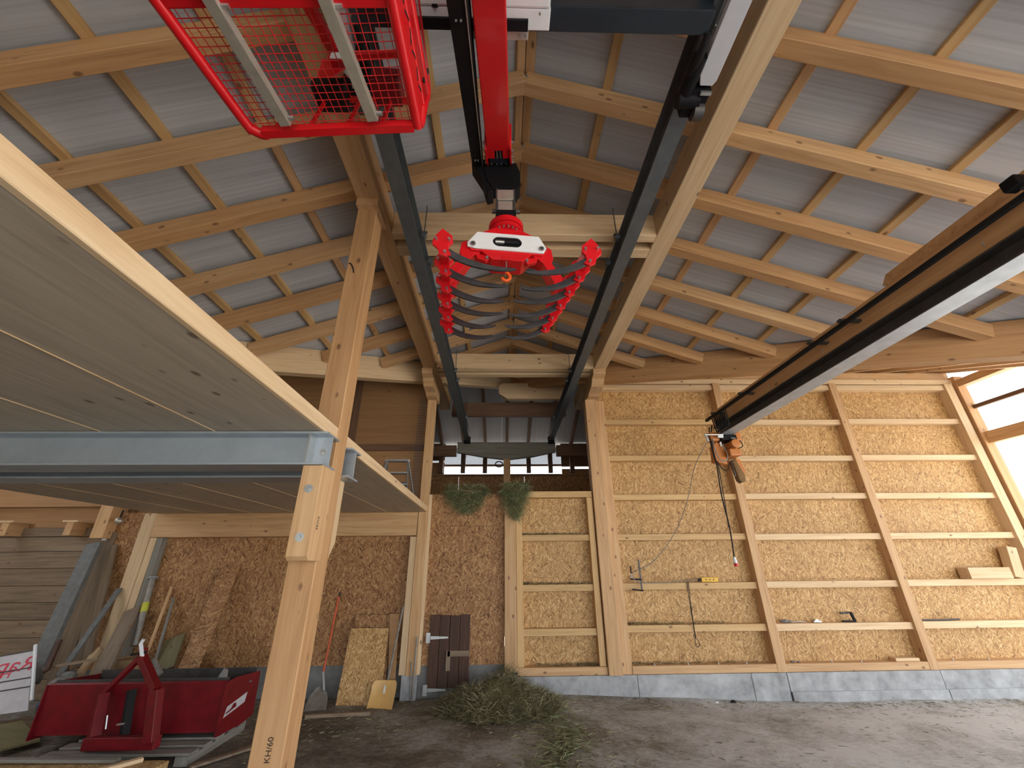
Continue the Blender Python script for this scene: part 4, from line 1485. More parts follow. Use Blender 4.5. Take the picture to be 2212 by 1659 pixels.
for pts, r_, mt_, nm in (
        ([(3.13, Yh - .05, 3.40), (3.10, Yh - .1, 3.25), (3.13, Yh - .11, 3.08), (3.22, Yh - .1, 3.05), (3.28, Yh - .08, 3.14), (3.26, Yh - .05, 3.30)], .008, 'cable_grey', 'cable_loop'),
        ([(3.10, Yh - .1, 3.05), (3.14, Yh - .12, 2.93), (3.22, Yh - .12, 2.92), (3.28, Yh - .08, 3.03)], .007, 'rubber', 'cable_loop'),
        ([(3.53, Yh - .05, 3.37), (3.55, Yh - .06, 3.28), (3.47, Yh - .06, 3.24)], .007, 'rubber', 'cable_loop'),
        ([(3.14, Yh, 3.58), (3.10, Yh - .03, 3.40), (3.09, Yh - .05, 3.2), (3.10, Yh - .06, 3.0)], .009, 'rubber', 'cable_loop'),
        ([(3.19, Yh, 3.62), (3.14, Yh, 3.44), (3.11, Yh - .03, 3.22), (3.11, Yh - .06, 3.0)], .009, 'rubber', 'cable_loop')):
    MB().tube(smoothline(pts, 6), r_, n=6).build(nm, mt_, ht, smooth=True)
for i in range(7):
    yb = 5.45 - i * .0 + .05 * i - .25
    x = 3.095
    MB().tube(smoothline([(x, yb, MZ + .2), (x + .02, yb + .02, MZ + .03), (x + .02, yb + .06, MZ - .02), (x, yb + .09, MZ + .19)], 4), .008, n=6).build('festoon_loop', 'rubber', ht, smooth=True)
# plug cable and pendant cable
pc = thing('plug_cable', 'black cable with a red and white power plug hanging from the hoist', 'cable', (3.1, Yh, 1.6))
top_ = V(3.105, Yh - .06, 3.02)
end = V(3.10, Yh, 1.78)
m_ = MB()
m_.tube(smoothline([top_, top_.lerp(end, .35) + V(-.015, 0, 0), top_.lerp(end, .7) + V(.012, 0, 0), end], 6), .009, n=6)
m_.tube(smoothline([top_ + V(.02, 0, 0), top_.lerp(end, .45) + V(.012, 0, 0), end.lerp(top_, .3)], 6), .006, n=6)
m_.build('cord', 'rubber', pc, smooth=True)
MB().cyl(end, end + V(.004, 0, -.075), .015, .026, n=14).build('plug_body', 'white', pc, smooth=True)
MB().cyl(end + V(.004, 0, -.075), end + V(.006, 0, -.115), .027, .025, n=14).build('plug_cap', 'plug_red', pc, smooth=True)

pt = thing('pendant_control', 'yellow pendant controller on the wall ledge with its grey cable', 'remote control', (3.23, 6.99, 1.44))
cl = [V(2.99, Yh - .12, 3.32), at(1500, 1010, 1, 6.0), at(1485, 1080, 1, 6.3), at(1458, 1150, 1, 6.6), at(1412, 1212, 1, 6.85), at(1372, 1234, 1, 6.95), at(1366, 1246, 1, 6.96), at(1385, 1258, 1, 6.985), at(1440, 1258, 1, 6.995), at(1480, 1254, 1, 6.99), at(1510, 1252, 1, 6.99)]
MB().tube(smoothline(cl, 5), .006, n=6).build('cord', 'cable_grey', pt, smooth=True)
ax0, ax1 = at(1514, 1251, 1, 7.0), at(1550, 1251, 1, 7.0)
MB().bar(V(ax0.x, 7.0, 1.475), V(ax1.x, 7.0, 1.472), .05, .065).build('handset', 'yellow', pt, bevel=.01)
MB().box((ax0.x - .05, 6.98, 1.45), (ax0.x + .0, 7.02, 1.49)).build('cable_boot', 'rubber', pt, bevel=.008)
for k in range(3):
    MB().cyl((ax0.x + .07 + .06 * k, 6.972, 1.475), (ax0.x + .07 + .06 * k, 6.966, 1.475), .008, n=10).build('button', 'print_black', pt)

lw = thing('wire_loop', 'thin black wire loop hanging from the wall batten', 'wire', (2.9, 7.02, .6))
q0, q1, q2 = at(1484, 1257, 1, 7.03), at(1500, 1370, 1, 7.03), at(1505, 1398, 1, 7.03)
MB().tube(smoothline([q0, at(1488, 1290, 1, 7.03), at(1497, 1345, 1, 7.03), at(1501, 1372, 1, 7.03), at(1502, 1390, 1, 7.03), at(1507, 1398, 1, 7.03), at(1511, 1392, 1, 7.03), at(1507, 1382, 1, 7.03), at(1502, 1372, 1, 7.03), at(1493, 1310, 1, 7.03), at(1487, 1257, 1, 7.03)], 5), .005, n=6).build('wire', 'rubber', lw, smooth=True)

# screw clamp on the batten
st = thing('screw_clamp', 'black screw clamp gripping the wall batten by the right post', 'clamp', (2.17, 7.0, 1.33))
a, b_ = at(1379, 1209, 1, 6.985), at(1387, 1276, 1, 6.985)
MB().bar(a, b_, .022, .012, up=(0, 1, 0)).build('bar_rail', 'dark_steel', st)
p = at(1383, 1252, 1, 6.985)
MB().bar(p + V(.02, 0, 0), p + V(-.15, 0, .01), .03, .022).build('sliding_jaw', 'black', st, bevel=.003)
MB().bar(b_ + V(.02, 0, 0), b_ + V(-.15, 0, .02), .025, .02).build('fixed_jaw', 'black', st, bevel=.003)
h_ = p + V(-.13, 0, 0)
MB().cyl(h_, h_ + V(0, 0, .11), .007, n=8).build('screw', 'galvanized', st)
MB().cyl(h_ + V(0, 0, .085), h_ + V(0, 0, .19), .013, n=12).build('handle', 'dark_board', st, smooth=True)

# small things on the battens (batten tops: .862, bottom rail top .352, 1.437)
def ledge_y():
    return YW + .08


o = MB()
o.sphere((4.36, 7.09, .885), .045, 6, (1.6, 1, .55))
o.sphere((4.43, 7.08, .88), .03, 6, (1.4, 1, .6))
tag(o.build('wire_bundle', 'grey_rag', smooth=True), 'crumpled grey-green wire bundle on the ledge by the stud', 'wire')
o = MB().tube(smoothline([(4.47, 7.08, .872), (4.58, 7.085, .876), (4.68, 7.09, .87)], 4), .008, n=8)
tag(o.build('wrench', 'galvanized', smooth=True), 'slim metal wrench lying beside the wire bundle on the ledge', 'tool')
o = MB()
o.box((4.80, 7.06, .863), (4.92, 7.12, .885))
o.prism([(4.82, 7.06, .885), (4.90, 7.06, .885), (4.88, 7.06, .905), (4.83, 7.06, .91)], (0, .05, 0))
tag(o.build('metal_latch', 'galvanized', bevel=.004), 'small metal latch lying alone on the ledge', 'hardware')
o = thing('small_clamp', 'small black C clamp standing on the ledge under the wall', 'clamp', (5.42, 7.08, .863))
MB().bar((5.26, 7.08, .875), (5.47, 7.08, .872), .03, .022).build('lower_jaw', 'black', o, bevel=.003)
MB().bar((5.46, 7.08, .875), (5.43, 7.08, .99), .03, .035).build('frame', 'black', o, bevel=.004)
MB().bar((5.44, 7.08, .99), (5.36, 7.08, .995), .025, .02).build('upper_jaw', 'black', o, bevel=.003)
MB().cyl((5.38, 7.08, .985), (5.26, 7.08, .985), .014, n=12).build('handle', 'dark_steel', o, smooth=True)
tag(MB().tube([(6.5, 7.09, .875), (6.9, 7.09, .872), (7.12, 7.08, .882)], .012, n=8).build('iron_bar', 'dark_steel', smooth=True), 'thin dark iron bar on the ledge right of the second stud', 'bar')
tag(box('wood_block', (7.47, 6.96, 1.447), (8.16, 7.14, 1.61), 'spruce_pale', ch=.004), 'pale timber offcut lying on the ledge at the right', 'wood block')
mw_o = timber('wood_block', (8.30, 7.05, 1.46), (8.38, 7.05, 1.91), .16, .14, 'spruce_pale', up=(0, 1, 0))
tag(mw_o, 'pale timber offcut standing on end at the right edge', 'wood block')
tag(box('wood_offcut', (5.86, 7.03, .353), (6.22, 7.15, .395), 'spruce_pale'), 'flat pale offcut on the bottom rail by the second stud', 'wood block')
o = MB()
o.sphere((4.33, 7.08, .365), .025, 6, (1.5, 1, .6))
o.sphere((4.42, 7.08, .363), .018, 6, (1.4, 1, .6))
tag(o.build('metal_scraps', 'grey_rag', smooth=True), 'small metal scraps on the bottom rail beside the first stud', 'scrap')
for i, x in enumerate((2.25, 2.75, 3.2, 3.62, 4.9, 5.35, 6.75, 7.3)):
    m_ = MB()
    m_.cyl((x, 7.06, .352), (x, 7.06, .375), .009, n=6)
    m_.cyl((x, 7.06, .352), (x, 7.06, .356), .018, n=12)
    m_.build('anchor_bolt', 'galvanized', wall)

# ------------------------------------------------------------------ hatch door in the brown bay
hd = tag(empty('door_1', (-.77, 7.05, .1)), 'small dark plank hatch with galvanized strap hinges', None, None, 'structure')
x0, x1 = -1.065, -.465
wd = (x1 - x0) / 4
for i in range(4):
    box('plank', (x0 + wd * i + .003, 7.035 + .004 * (i % 2), .12), (x0 + wd * (i + 1) - .003, 7.075, 1.03 - .008 * (i % 3)), 'dark_board', hd)
for zz, mt_ in ((.735, 'galvanized'), (.10, 'galvanized')):
    hg = MB().prism([(x0 + .02, 7.03, zz + .022), (x0 + .28, 7.03, zz + .012), (x0 + .28, 7.03, zz - .008), (x0 + .02, 7.03, zz - .022)], (0, .006, 0)).build('strap_hinge', mt_, hd)
    MB().box((x0 - .045, 7.028, zz - .065), (x0 + .015, 7.034, zz + .065)).build('hinge_plate', mt_, hg)
    for k in range(3):
        bolt((x0 + .06 + .08 * k, 7.03, zz), (0, -1, 0), .006, hg)
box('latch_block', (-.78, 7.0, .50), (-.47, 7.035, .575), 'old_board', hd)
box('latch_block', (-.80, 7.0, .33), (-.74, 7.035, .575), 'old_board', hd)

# ------------------------------------------------------------------ things leaning on the loft bay wall
# grain scoop with an orange handle
s1 = thing('scoop_shovel', 'aluminium scoop shovel with an orange handle leaning on the wall', 'shovel', (-2.4, 6.65, 0))
bt_ = at(682, 1534, 2, .01)
tp = at(732, 1287, 1, 7.1)
mid = at(700, 1478, 1, 6.80)
MB().tube([at(698, 1455, 1, 6.84), tp], .014, n=10).build('handle', 'orange_handle', s1, smooth=True)
MB().tube([at(733, 1289, 1, 7.1), at(736, 1280, 1, 7.11)], .02, n=10).build('grip', 'dark_board', s1, smooth=True)
MB().tube([at(700, 1492, 1, 6.79), at(698, 1452, 1, 6.845)], .02, n=10).build('socket', 'galvanized', s1, smooth=True)
nu, nv = 9, 8
vsx, fsx = [], []
bl_, br_ = at(655, 1537, 2, .01), at(704, 1534, 2, .01)
tl_, tr_ = at(676, 1482, 1, 6.80), at(712, 1482, 1, 6.80)
for j in range(nv + 1):
    f_ = j / nv
    wsc = 1 - .62 * (max(0, f_ - .35) / .65) ** 2.2
    for i in range(nu + 1):
        u = i / nu
        uu = .5 + (u - .5) * wsc
        p = bl_.lerp(br_, uu).lerp(tl_.lerp(tr_, uu), f_)
        p = p + V(0, .045 * (1 - (2 * u - 1) ** 2), -.01) * (0.4 + .6 * f_)
        vsx.append(p)
nn = len(vsx)
vsx += [p + V(0, .004, .002) for p in vsx]
for j in range(nv):
    for i in range(nu):
        a = j * (nu + 1) + i
        fsx += [(a, a + 1, a + nu + 2, a + nu + 1), (nn + a + nu + 1, nn + a + nu + 2, nn + a + 1, nn + a)]
bd = MB().add(vsx, fsx).build('blade', 'alu_dull', s1, smooth=True)

# leaning boards


def lean(name, lab, cat, pts_bottom, zb_, pts_top, ytop, th, mat, grp=None):
    """board given by two floor pixels and two top pixels"""
    a, b_ = [at(x, y, 2, zb_) for x, y in pts_bottom]
    c_, d_ = [at(x, y, 1, ytop) for x, y in pts_top]
    # square it up: keep the long axis from mid bottom to mid top
    m0, m1 = (a + b_) / 2, (c_ + d_) / 2
    wdt = ((b_ - a).length + (d_ - c_).length) / 2
    o = timber(name, m0, m1, wdt, th, mat, up=(0, -1, .3), ch=.002)
    return tag(o, lab, cat, grp)


def lean3(name, lab, cat, pb, yb, pt_, yt, wdt, th, mat, ch=.003):
    """board from a pixel at depth yb to a pixel at depth yt"""
    o = timber(name, at(*pb, 1, yb), at(*pt_, 1, yt), wdt, th, mat, up=(0, -1, .3), ch=ch)
    return tag(o, lab, cat)


def panel(name, lab, pxs, ys, mat, th=.015):
    """flat sheet: bottom-left, bottom-right, top-right, top-left pixels; bottom depth, top depth"""
    q = [at(*pxs[0], 1, ys[0]), at(*pxs[1], 1, ys[0]), at(*pxs[2], 1, ys[1]), at(*pxs[3], 1, ys[1])]
    o = MB().prism(q, (0, th, 0)).build(name, mat)
    return tag(o, lab, 'panel')


panel('strand_board', 'light strand board offcut leaning beside the yellow shovel', [(724, 1527), (820, 1527), (840, 1357), (758, 1357)], (6.76, 6.93), 'osb_fresh')
panel('plywood_sheet', 'brown sheet leaning behind the light strand board offcut', [(745, 1500), (832, 1500), (842, 1328), (768, 1328)], (6.93, 7.05), 'osb_old')
panel('plywood_sheet', 'narrow brown sheet half hidden beside the far post', [(838, 1500), (852, 1500), (862, 1326), (842, 1326)], (6.93, 6.96), 'plywood')
# yellow shovel
s2 = thing('yellow_shovel', 'yellow plastic shovel with a worn wooden handle by the far post', 'shovel', (-1.65, 6.6, 0))
MB().tube([at(838, 1468, 1, 6.76), at(871, 1310, 1, 6.95)], .014, n=10).build('handle', 'grey_board', s2, smooth=True)
vsx, fsx = [], []
bl_, br_ = at(791, 1532, 2, .0), at(846, 1534, 2, .0)
tl_, tr_ = at(806, 1471, 1, 6.74), at(858, 1471, 1, 6.74)
for j in range(nv + 1):
    f_ = j / nv
    ins = .06 * max(0, (f_ - .85) / .15) ** 2
    for i in range(nu + 1):
        u = ins + (1 - 2 * ins) * i / nu
        p = bl_.lerp(br_, u).lerp(tl_.lerp(tr_, u), f_)
        p = p + V(0, .04 * (1 - (2 * u - 1) ** 2) + .03 * math.sin(f_ * PI), 0)
        vsx.append(p)
nn = len(vsx)
vsx += [p + V(0, .006, .002) for p in vsx]
fsx = []
for j in range(nv):
    for i in range(nu):
        a = j * (nu + 1) + i
        fsx += [(a, a + 1, a + nu + 2, a + nu + 1), (nn + a + nu + 1, nn + a + nu + 2, nn + a + 1, nn + a)]
MB().add(vsx, fsx).build('blade', 'shovel_yellow', s2, smooth=True)
MB().bar(at(832, 1480, 1, 6.72), at(829, 1498, 1, 6.70), .028, .01, up=(0, -1, 0)).build('socket_rib', 'grey_plate', s2, bevel=.003)
# rods at the far post
tag(MB().tube([at(889, 1515, 2, 0.0), at(901, 1376, 1, 6.94)], .012, n=8).build('metal_rod', 'alu_dull', smooth=True), 'long grey metal rod leaning on the far post', 'rod')
tag(MB().tube([at(886, 1514, 2, 0.0), at(888, 1430, 1, 6.95)], .009, n=8).build('metal_rod', 'alu_dull', smooth=True), 'short grey metal rod beside the long one on the far post', 'rod')
tag(MB().bar(at(660, 1548, 2, .02), at(800, 1541, 2, .02), .05, .04).build('floor_lath', 'old_board'), 'flat reddish lath on the floor in front of the shovel', 'board')

lean3('strand_board_strip', 'long strand board strip leaning on the wall behind the red box', 'board', (402, 1455), 6.45, (500, 1225), 7.08, .27, .015, 'osb_old_flat')
lean3('small_board', 'short greenish board leaning behind the red box', 'board', (352, 1450), 6.65, (378, 1377), 6.95, .26, .03, 'green_board')
lean3('wooden_lath', 'thin pale lath leaning next to the banded pipe', 'board', (320, 1405), 6.75, (371, 1268), 7.06, .035, .03, 'spruce')
lean3('wooden_lath', 'thin grey lath leaning right of the pale lath', 'board', (335, 1430), 6.72, (375, 1292), 7.06, .03, .03, 'grey_board')
pp = thing('banded_pipe', 'grey steel pipe with a lime band leaning on the light post', 'pipe', (-5.0, 6.9, 0))
a, b_ = at(290, 1395, 1, 6.75), at(330, 1250, 1, 6.95)
MB().cyl(a, b_, .042, n=16).build('pipe_body', 'alu_dull', pp, smooth=True)
MB().cyl(a.lerp(b_, .48), a.lerp(b_, .62), .0435, n=16).build('band', 'lime_band', pp, smooth=True)
MB().cyl(b_, b_ + (b_ - a).normalized() * .012, .07, n=16).build('pipe_flange', 'mill_steel', pp)
lean3('old_plank', 'weathered brown plank leaning in front of the light post', 'board', (215, 1462), 6.2, (288, 1316), 6.9, .22, .04, 'old_board')
lean3('metal_channel', 'big grey metal channel leaning against the plank wall', 'channel', (62, 1480), 6.3, (205, 1175), 6.88, .20, .07, 'weathered_metal')
lean3('spirit_level', 'long aluminium level leaning below the weathered plank', 'level', (128, 1460), 6.3, (258, 1272), 6.95, .075, .03, 'weathered_metal')
lean3('brown_plank', 'brown plank standing upright beside the metal channel', 'board', (175, 1440), 6.75, (238, 1180), 7.06, .2, .04, 'old_board')
lean3('short_plank', 'reddish short plank leaning under the metal channel', 'board', (100, 1450), 5.95, (128, 1385), 6.25, .06, .03, 'dark_board')
lean3('birch_log', 'split pale log lying behind the red box', 'log', (170, 1460), 6.5, (210, 1405), 6.88, .09, .08, 'spruce_pale', ch=.03)
cbx = box('cardboard_box', (-5.2, 6.5, 0.0), (-4.82, 6.80, .60), 'cardboard')
tag(cbx, 'brown cardboard box standing behind the red box', 'box')
o = MB()
random.seed(3)
for k in range(9):
    o.sphere((-5.22 + random.uniform(-.18, .18), 6.22 + random.uniform(-.2, .2), .22 + random.uniform(-.05, .28)), .09, 6, (1.2, 1, random.uniform(.5, 1)))
tag(o.build('rag_heap', 'grey_rag', smooth=True), 'heap of grey rags at the left end of the red box', 'rags')
o = MB()
for k in range(7):
    o.sphere((-5.05 + random.uniform(-.12, .12), 5.75 + random.uniform(-.1, .1), .2 + .07 * k * .6), .075, 6, (1.2, 1, random.uniform(.6, 1)))
tag(o.build('blue_cloth', 'blue_cloth', smooth=True), 'crumpled dark blue cloth beside the red box', 'cloth')
o = MB()
o.bar((-5.7, 6.0, .10), (-5.15, 5.55, .04), .4, .03)
tag(o.build('loose_board', 'old_board'), 'loose brown board sliding off the pile at far left', 'board')
o = MB()
o.bar((-5.5, 5.75, .14), (-4.95, 5.45, .05), .3, .02)
tag(o.build('loose_board', 'green_board'), 'greenish loose board lying on the brown one at far left', 'board')
tag(MB().bar((-5.6, 6.1, .60), (-4.9, 5.95, .71), .04, .03).build('stick', 'old_board'), 'thin dark stick poking over the rag heap', 'stick')

# banner with mirrored print
bn = thing('printed_banner', 'white plastic sheet with mirrored red lettering at the left edge', 'banner', (-5.7, 5.9, 0))
ba, bb, bc, bd_ = at(-120, 1560, 1, 5.7), at(60, 1535, 1, 5.9), at(72, 1405, 1, 6.05), at(-120, 1440, 1, 5.85)
ex = (bb - ba).normalized()
ey = (bd_ - ba).normalized()
en = ex.cross(ey).normalized()
ey = en.cross(ex)


def on_plane(px, py):
    d = RM @ Vector((px - CX, -(py - CY), -FPX))
    return CAM + d * (en.dot(ba - CAM) / en.dot(d))


bc, bd_ = on_plane(72, 1405), on_plane(-120, 1440)
MB().prism([ba, bb, bc, bd_], (0, .012, 0)).build('sheet', 'tarp_white', bn)


def on_sheet(p):
    dn = en.dot(p - ba)
    return p - en * dn + (en if en.y < 0 else -en) * .004


# mirrored lettering starts at the right and runs left
ndir = en if en.y < 0 else -en
mw = Matrix((-ex, ey, ndir)).transposed().to_4x4()
mw.translation = on_sheet(on_plane(68, 1447))
text('lettering', 'Rapid', .23, 'print_red', mw, bn, .0008)
mw2 = mw.copy()
mw2.translation = on_sheet(on_plane(20, 1464))
text('lettering', 'HS2', .13, 'print_red', mw2, bn, .0008)
for f_ in (.30, .47, .62, .98):
    p, q = bd_.lerp(ba, f_) if f_ < .9 else bd_, bc.lerp(bb, f_) if f_ < .9 else bc
    MB().bar(on_sheet(p), on_sheet(q), .012, .012).build('fold_bar', 'dark_steel', bn)
MB().tube([bc + V(.02, -.02, .06), bb + V(.02, -.02, .1)], .018, n=8).build('edge_pipe', 'white', bn, smooth=True)

# ------------------------------------------------------------------ red transport box on a pallet
rb = thing('transport_box', 'dark red tractor transport box with hitch frame standing on a pallet', 'machine', (-3.87, 5.6, .12))
X0, X1, YA, YB = -4.79, -2.935, 5.37, 6.0
MB().prism([(X0, YA, .17), (X0, YA - .03, .585), (X0, YA - .015, .60), (X0, YA + .01, .585), (X0, YA + .02, .17)], (X1 - X0, 0, 0)).build('front_wall', 'red_dull', rb)
MB().box((X0, YA, .15), (X1, YB, .175)).build('floor_plate', 'red_dull', rb)
MB().box((X0 + .02, YA + .025, .56), (X1 - .02, YA + .05, .615)).build('inner_lip', 'dark_steel', rb)
MB().box((X0 + .02, YB - .05, .17), (X1 - .02, YB - .03, .60)).build('tailgate', 'dark_steel', rb)
for x, nm in ((X1, 1), (X0, -1)):
    sp = MB().prism([(x, YA - .04, .12), (x, YA - .04, .585), (x, YA + .12, .60), (x, YB + .0, .56), (x, YB + .02, .13), (x, YB - .2, .10)], (.012 * nm, 0, 0)).build('side_plate', 'red_dull', rb)
    if nm == 1:
        dec = MB().prism([(x + .0125, YA + .03, .26), (x + .0125, YA + .40, .31), (x + .0125, YA + .42, .40), (x + .0125, YA + .06, .35)], (.001, 0, 0)).build('decal', 'tarp_white', sp)
        MB().prism([(x + .0137, YA + .06, .285), (x + .0137, YA + .24, .31), (x + .0137, YA + .22, .35), (x + .0137, YA + .17, .352), (x + .0137, YA + .14, .315), (x + .0137, YA + .06, .30)], (.0006, 0, 0)).build('decal_mark', 'red_dull', sp)
        bolt((x + .012, YA + .42, .50), (1, 0, 0), .012, sp)
hk_ = MB().prism([(X1 - .16, YA + .05, .60), (X1 - .06, YA + .05, .60), (X1 - .07, YA + .05, .68), (X1 - .11, YA + .05, .70)], (0, .02, 0)).build('lifting_eye', 'galvanized', rb)
# three point frame
xm = -3.95
a0, a1_ = at(222, 1608, 1, 5.1), at(318, 1608, 1, 5.1)
apex = at(306, 1418, 1, 5.15)
kn = at(338, 1490, 1, 5.0)
MB().bar(apex, kn, .07, .07).build('mast_arm', 'red_dull', rb, bevel=.006)
MB().bar(kn, at(325, 1605, 1, 4.98), .085, .10).build('mast_leg', 'red_dull', rb, bevel=.006)
MB().bar(apex, at(222, 1500, 1, 5.3), .045, .05).build('mast_brace', 'red_dull', rb, bevel=.005)
MB().bar(at(222, 1500, 1, 5.25), at(200, 1605, 1, 5.15), .09, .10).build('mast_leg', 'red_dull', rb, bevel=.006)
MB().bar(at(185, 1606, 1, 5.12), at(340, 1603, 1, 5.0), .08, .10).build('hitch_bar', 'red_dull', rb, bevel=.006)
MB().bar(apex + V(0, 0, -.03), apex + V(0, 0, .08), .07, .03).build('top_bracket', 'red_dull', rb, bevel=.004)
MB().tube([apex + V(.03, -.03, .0), apex + V(-.02, -.04, .12), apex + V(-.005, -.04, .16)], .018, n=8).build('top_pin', 'white', rb, smooth=True)
MB().bar(apex + V(-.10, -.02, .02), apex + V(.05, -.02, .04), .02, .02).build('cross_pin', 'rubber', rb)
MB().tube([at(330, 1425, 1, 5.3), at(345, 1458, 1, 5.3)], .035, n=10).build('cylinder', 'alu_dull', rb, smooth=True)
MB().bar(at(285, 1490, 1, 5.25), at(268, 1590, 1, 5.2), .07, .05).build('tipping_ram', 'rubber', rb, bevel=.005)
MB().tube([at(228, 1575, 1, 5.15), at(232, 1545, 1, 5.15)], .008, n=6).build('link_pin', 'galvanized', rb)
MB().bar(at(253, 1565, 1, 5.1), at(268, 1563, 1, 5.1), .02, .015).build('link_pin', 'galvanized', rb)

pal = thing('pallet', 'weathered wooden pallet under the red transport box', 'pallet', (-3.7, 5.4, 0))
for i in range(5):
    box('deck_board', (-4.35, 5.02 + .2 * i, .075), (-2.95, 5.15 + .2 * i, .098), 'grey_board', pal)
for x in (-4.35, -3.72, -3.08):
    box('runner', (x, 5.02, .0), (x + .13, 5.95, .074), 'grey_board', pal)
tag(MB().bar((-2.88, 4.95, .02), (-2.5, 5.4, .03), .06, .02).build('splinter_board', 'old_board'), 'broken lath lying by the pallet corner', 'board')

# boards in the bottom left corner
o = timber('sheet_stack', at(-160, 1652, 2, .10), at(352, 1654, 2, .10), .75, .05, 'osb_flat', ch=.004)
o.location.y -= .34
tag(o, 'strand board sheet lying in the bottom left corner', 'panel')
tag(timber('loose_batten', at(190, 1672, 2, .14), at(308, 1640, 2, .14), .06, .03, 'spruce_pale'), 'pale batten lying across the strand board sheet', 'board')
tag(timber('loose_batten', at(-140, 1642, 2, .16), at(255, 1643, 2, .14), .06, .025, 'grey_board'), 'grey batten along the back edge of the strand board sheet', 'board')

# ------------------------------------------------------------------ things on the loft
sl = thing('step_ladder', 'small aluminium step ladder standing on the loft', 'ladder', (-2.0, 5.9, 2.606))
yl = 5.6
tl_ = [at(836, 996, 1, yl), at(881, 996, 1, yl)]
for i, s in enumerate((-1, 1)):
    p = tl_[i]
    MB().bar(p, V(p.x + s * .06, p.y - .15, 2.606), .02, .045).build('front_rail', 'galvanized', sl, bevel=.002)
    MB().bar(p + V(0, .04, -.01), V(p.x + s * .05, p.y + .35, 2.606), .018, .03).build('rear_rail', 'galvanized', sl, bevel=.002)
MB().bar(tl_[0] + V(-.02, 0, .005), tl_[1] + V(.02, 0, .005), .08, .03).build('top_step', 'galvanized', sl, bevel=.003)
for f_ in (.42, .8):
    a = tl_[0].lerp(V(tl_[0].x - .06, tl_[0].y - .15, 2.606), f_)
    b_ = tl_[1].lerp(V(tl_[1].x + .06, tl_[1].y - .15, 2.606), f_)
    MB().bar(a, b_, .08, .02).build('step', 'galvanized', sl, bevel=.002)
hp = [V(-1.62 + .17 * math.cos(a), 6.4 + .15 * math.sin(a), 2.622 + .02 * a) for a in [k * .35 for k in range(36)]]
tag(MB().tube(hp, .014, n=8).build('blue_hose', 'blue', smooth=True), 'coiled dark blue hose on the loft behind the ladder', 'hose')
wm = MB()
for i in range(5):
    x = -1.50 + .025 * i
    wm.tube([(x, 6.9 - .02 * i, 2.607), (x + .02, 6.95, 4.5)], .0035, n=5)
for i in range(36):
    z = 2.72 + .05 * i
    wm.tube([(-1.62 if i in (5, 7, 9, 11) else -1.51, 6.9, z), (-1.39, 6.9, z)], .003, n=5)
tag(wm.build('wire_mesh', 'dark_steel'), 'rusty welded wire mesh standing beside the far post on the loft', 'wire mesh')

tag(MB().box((at(222, 1160, 1, 7.09).x, 7.085, 2.12), (at(232, 1160, 1, 7.09).x, 7.09, 2.20)).build('paper_tag', 'white'), 'small white paper tag on the old wall post', 'tag')
lp = thing('hanging_lamp', 'small grey globe lamp hanging under the loft corner', 'lamp', (at(257, 1125, 1, 7.2).x, 7.2, 2.3))
lpx = at(257, 1125, 1, 6.9)
MB().sphere(lpx, .055, 8, (1, 1, .9)).build('globe', 'grey_plate', lp, smooth=True)
MB().cyl(lpx + V(0, 0, .045), lpx + V(.01, 0, .16), .012, n=8).build('lamp_stem', 'rubber', lp)
cc = at(1078, 1003, 1, 9.98)
tag(MB().tube([cc + V(.09 * math.cos(a), 0, .07 * math.sin(a) - .0) for a in [2 * PI * k / 16 for k in range(16)]], .014, n=6, closed=True).build('cable_coil', 'rubber', smooth=True), 'black cable coil hanging under the bellied end beam', 'cable')
pz = at(1546, 1526, 2, -.08)
tag(MB().prism([pz, pz + V(.06, .0, .0), pz + V(.05, .03, .05), pz + V(.01, .03, .03)], (0, .004, .002)).build('paper_scrap', 'white'), 'tiny white paper scrap on the floor at the plinth', 'paper')
pz = at(1585, 1521, 2, -.08)
tag(MB().sphere(pz + V(0, 0, .02), .035, 6, (1.2, 1, .8)).build('dirt_clod', 'rubber', smooth=True), 'small dark clod on the floor at the plinth', 'clod')

# ------------------------------------------------------------------ hay


def hay(name, n, fn, mat, lmin, lmax, wd_, lab, droop=.4, flat=None):
    vsx, fsx = [], []
    for k in range(n):
        p, up = fn()
        ln = random.uniform(lmin, lmax)
        az = random.uniform(0, 2 * PI)
        el = random.uniform(-.3, .9) if flat is None else random.uniform(-flat, flat)
        d = V(math.cos(az) * math.cos(el), math.sin(az) * math.cos(el), math.sin(el))
        if up is not None:
            d = (d * .8 + up * .6).normalized()
        s_ = d.cross(V(random.uniform(-1, 1), random.uniform(-1, 1), random.uniform(-1, 1)))
        if s_.length < 1e-3:
            continue
        s_ = s_.normalized() * wd_ * random.uniform(.6, 1.4)
        q = p + d * ln * .5
        e = p + d * ln + V(0, 0, -droop * ln * random.random())
        i0 = len(vsx)
        vsx += [p - s_, p + s_, q + s_, q - s_, e]
        fsx += [(i0, i0 + 1, i0 + 2, i0 + 3), (i0 + 3, i0 + 2, i0 + 4)]
    o = raw(name, vsx, fsx, mat)
    return tag(o, lab, 'hay', kind='stuff')


random.seed(11)


def pile():
    while True:
        a, b_ = random.uniform(-1, 1), random.uniform(-1, 1)
        r_ = math.hypot(a, b_)
        if r_ < 1:
            break
    h_ = .42 * (1 - r_) ** .9 * (1 + .25 * math.sin(a * 7 + b_ * 4))
    x, y = -.02 + a * .80, 6.50 + b_ * .58
    y = min(y, 6.98)
    return V(x, y, max(.0, h_ * random.uniform(.55, 1.0)) + floor_z(x, y)), V(a, b_ - .3, .2)


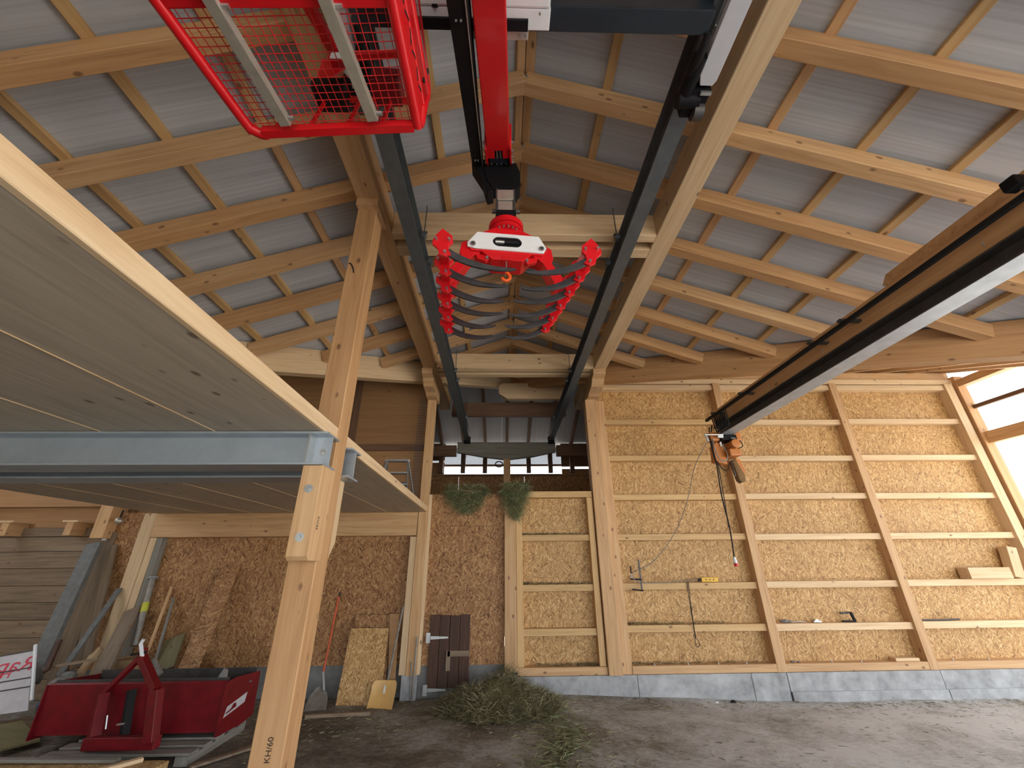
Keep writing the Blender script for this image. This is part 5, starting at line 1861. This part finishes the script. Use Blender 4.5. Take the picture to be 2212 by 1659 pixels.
# a solid heart for the pile so that it is not see-through
vsx, fsx = [], []
for j in range(13):
    for i in range(24):
        r_ = j / 12
        a = 2 * PI * i / 24
        x, y = -.02 + .74 * r_ * math.cos(a), 6.50 + .52 * r_ * math.sin(a)
        vsx.append((x, min(y, 6.99), .36 * (1 - r_) ** .9 * (1 + .2 * math.sin(a * 5) * r_) - .01))
for j in range(12):
    for i in range(24):
        k = (i + 1) % 24
        fsx.append((j * 24 + i, (j + 1) * 24 + i, (j + 1) * 24 + k, j * 24 + k))
n0 = len(vsx)
core_v, core_f = vsx, fsx
o = hay('hay_pile', 9000, pile, 'hay', .06, .22, .0022, 'heap of dry hay on the floor in front of the dark hatch')
me = o.data
vv = [tuple(v.co) for v in me.vertices] + core_v
ff = [tuple(p.vertices) for p in me.polygons] + [tuple(len(me.vertices) + i for i in f) for f in core_f]
me2 = bpy.data.meshes.new('hay_pile')
me2.from_pydata(vv, [], ff)
me2.materials.append(MATS['hay'])
o.data = me2


def tuft(x0_, x1_, zt, zb_, yb_):
    def fn():
        u = random.random()
        x = x0_ + (x1_ - x0_) * u
        env = math.sin(PI * min(max(u, .04), .96)) ** .6
        f_ = random.random()
        z = zt + (zb_ - zt) * f_ * env
        return V(x, yb_ - random.uniform(0, .12) * env, z), V(0, -.35, -.7 if f_ > .15 else .3)
    return fn


hay('hay_tuft', 2600, tuft(-.92, -.25, 2.93, 2.50, 7.06), 'hay_green', .06, .2, .0022, 'green hay tuft hanging over the brown board, left of the middle stud')
hay('hay_tuft', 3000, tuft(.04, .42, 2.95, 2.38, 6.97), 'hay_green', .06, .2, .0022, 'green hay tuft hanging over the top of the middle stud')


def ledge(x0_, x1_, z):
    def fn():
        x = x0_ + (x1_ - x0_) * random.random() ** 1.6
        return V(x, YW + random.uniform(.05, .15), z + random.uniform(0, .03)), None
    return fn


for x0_, x1_, z, lb in ((.34, 1.42, 2.155, 'hay remains on the uppermost ledge of the middle bay'), (.34, 1.42, 1.425, 'hay remains on the second ledge of the middle bay'),
                        (1.42, .5, .352, 'hay remains on the bottom rail of the middle bay'), (1.95, 3.9, .352, 'hay remains on the bottom rail right of the far right post'), (1.95, 3.5, .862, 'hay remains on the lowest ledge right of the far right post')):
    hay('hay_remains', 350, ledge(x0_, x1_, z), 'hay', .04, .13, .002, lb, flat=.25)


def scatter():
    while True:
        x, y = random.uniform(-5, 7.5), random.uniform(3.2, 6.95)
        dns = math.exp(-((x - .7) / .5) ** 2) + .5 * math.exp(-((6.95 - y) / .4) ** 2) + .05 + (.35 if x < .5 and y > 5.6 else 0)
        if random.random() < dns:
            return V(x, y, floor_z(x, y) + .006), None


hay('hay_litter', 6500, scatter, 'hay', .03, .11, .0022, 'loose hay stalks littered over the barn floor', droop=.0, flat=.12)


def trail():
    f_ = random.random()
    x = .45 + .25 * math.sin(f_ * 4) + random.gauss(0, .14)
    y = 6.5 - f_ * 2.2
    return V(x, y, floor_z(x, y) + random.uniform(0, .03)), None


hay('hay_trail', 1300, trail, 'hay_green', .05, .18, .0022, 'greenish hay trail leading from the heap towards the camera', droop=.0, flat=.3)
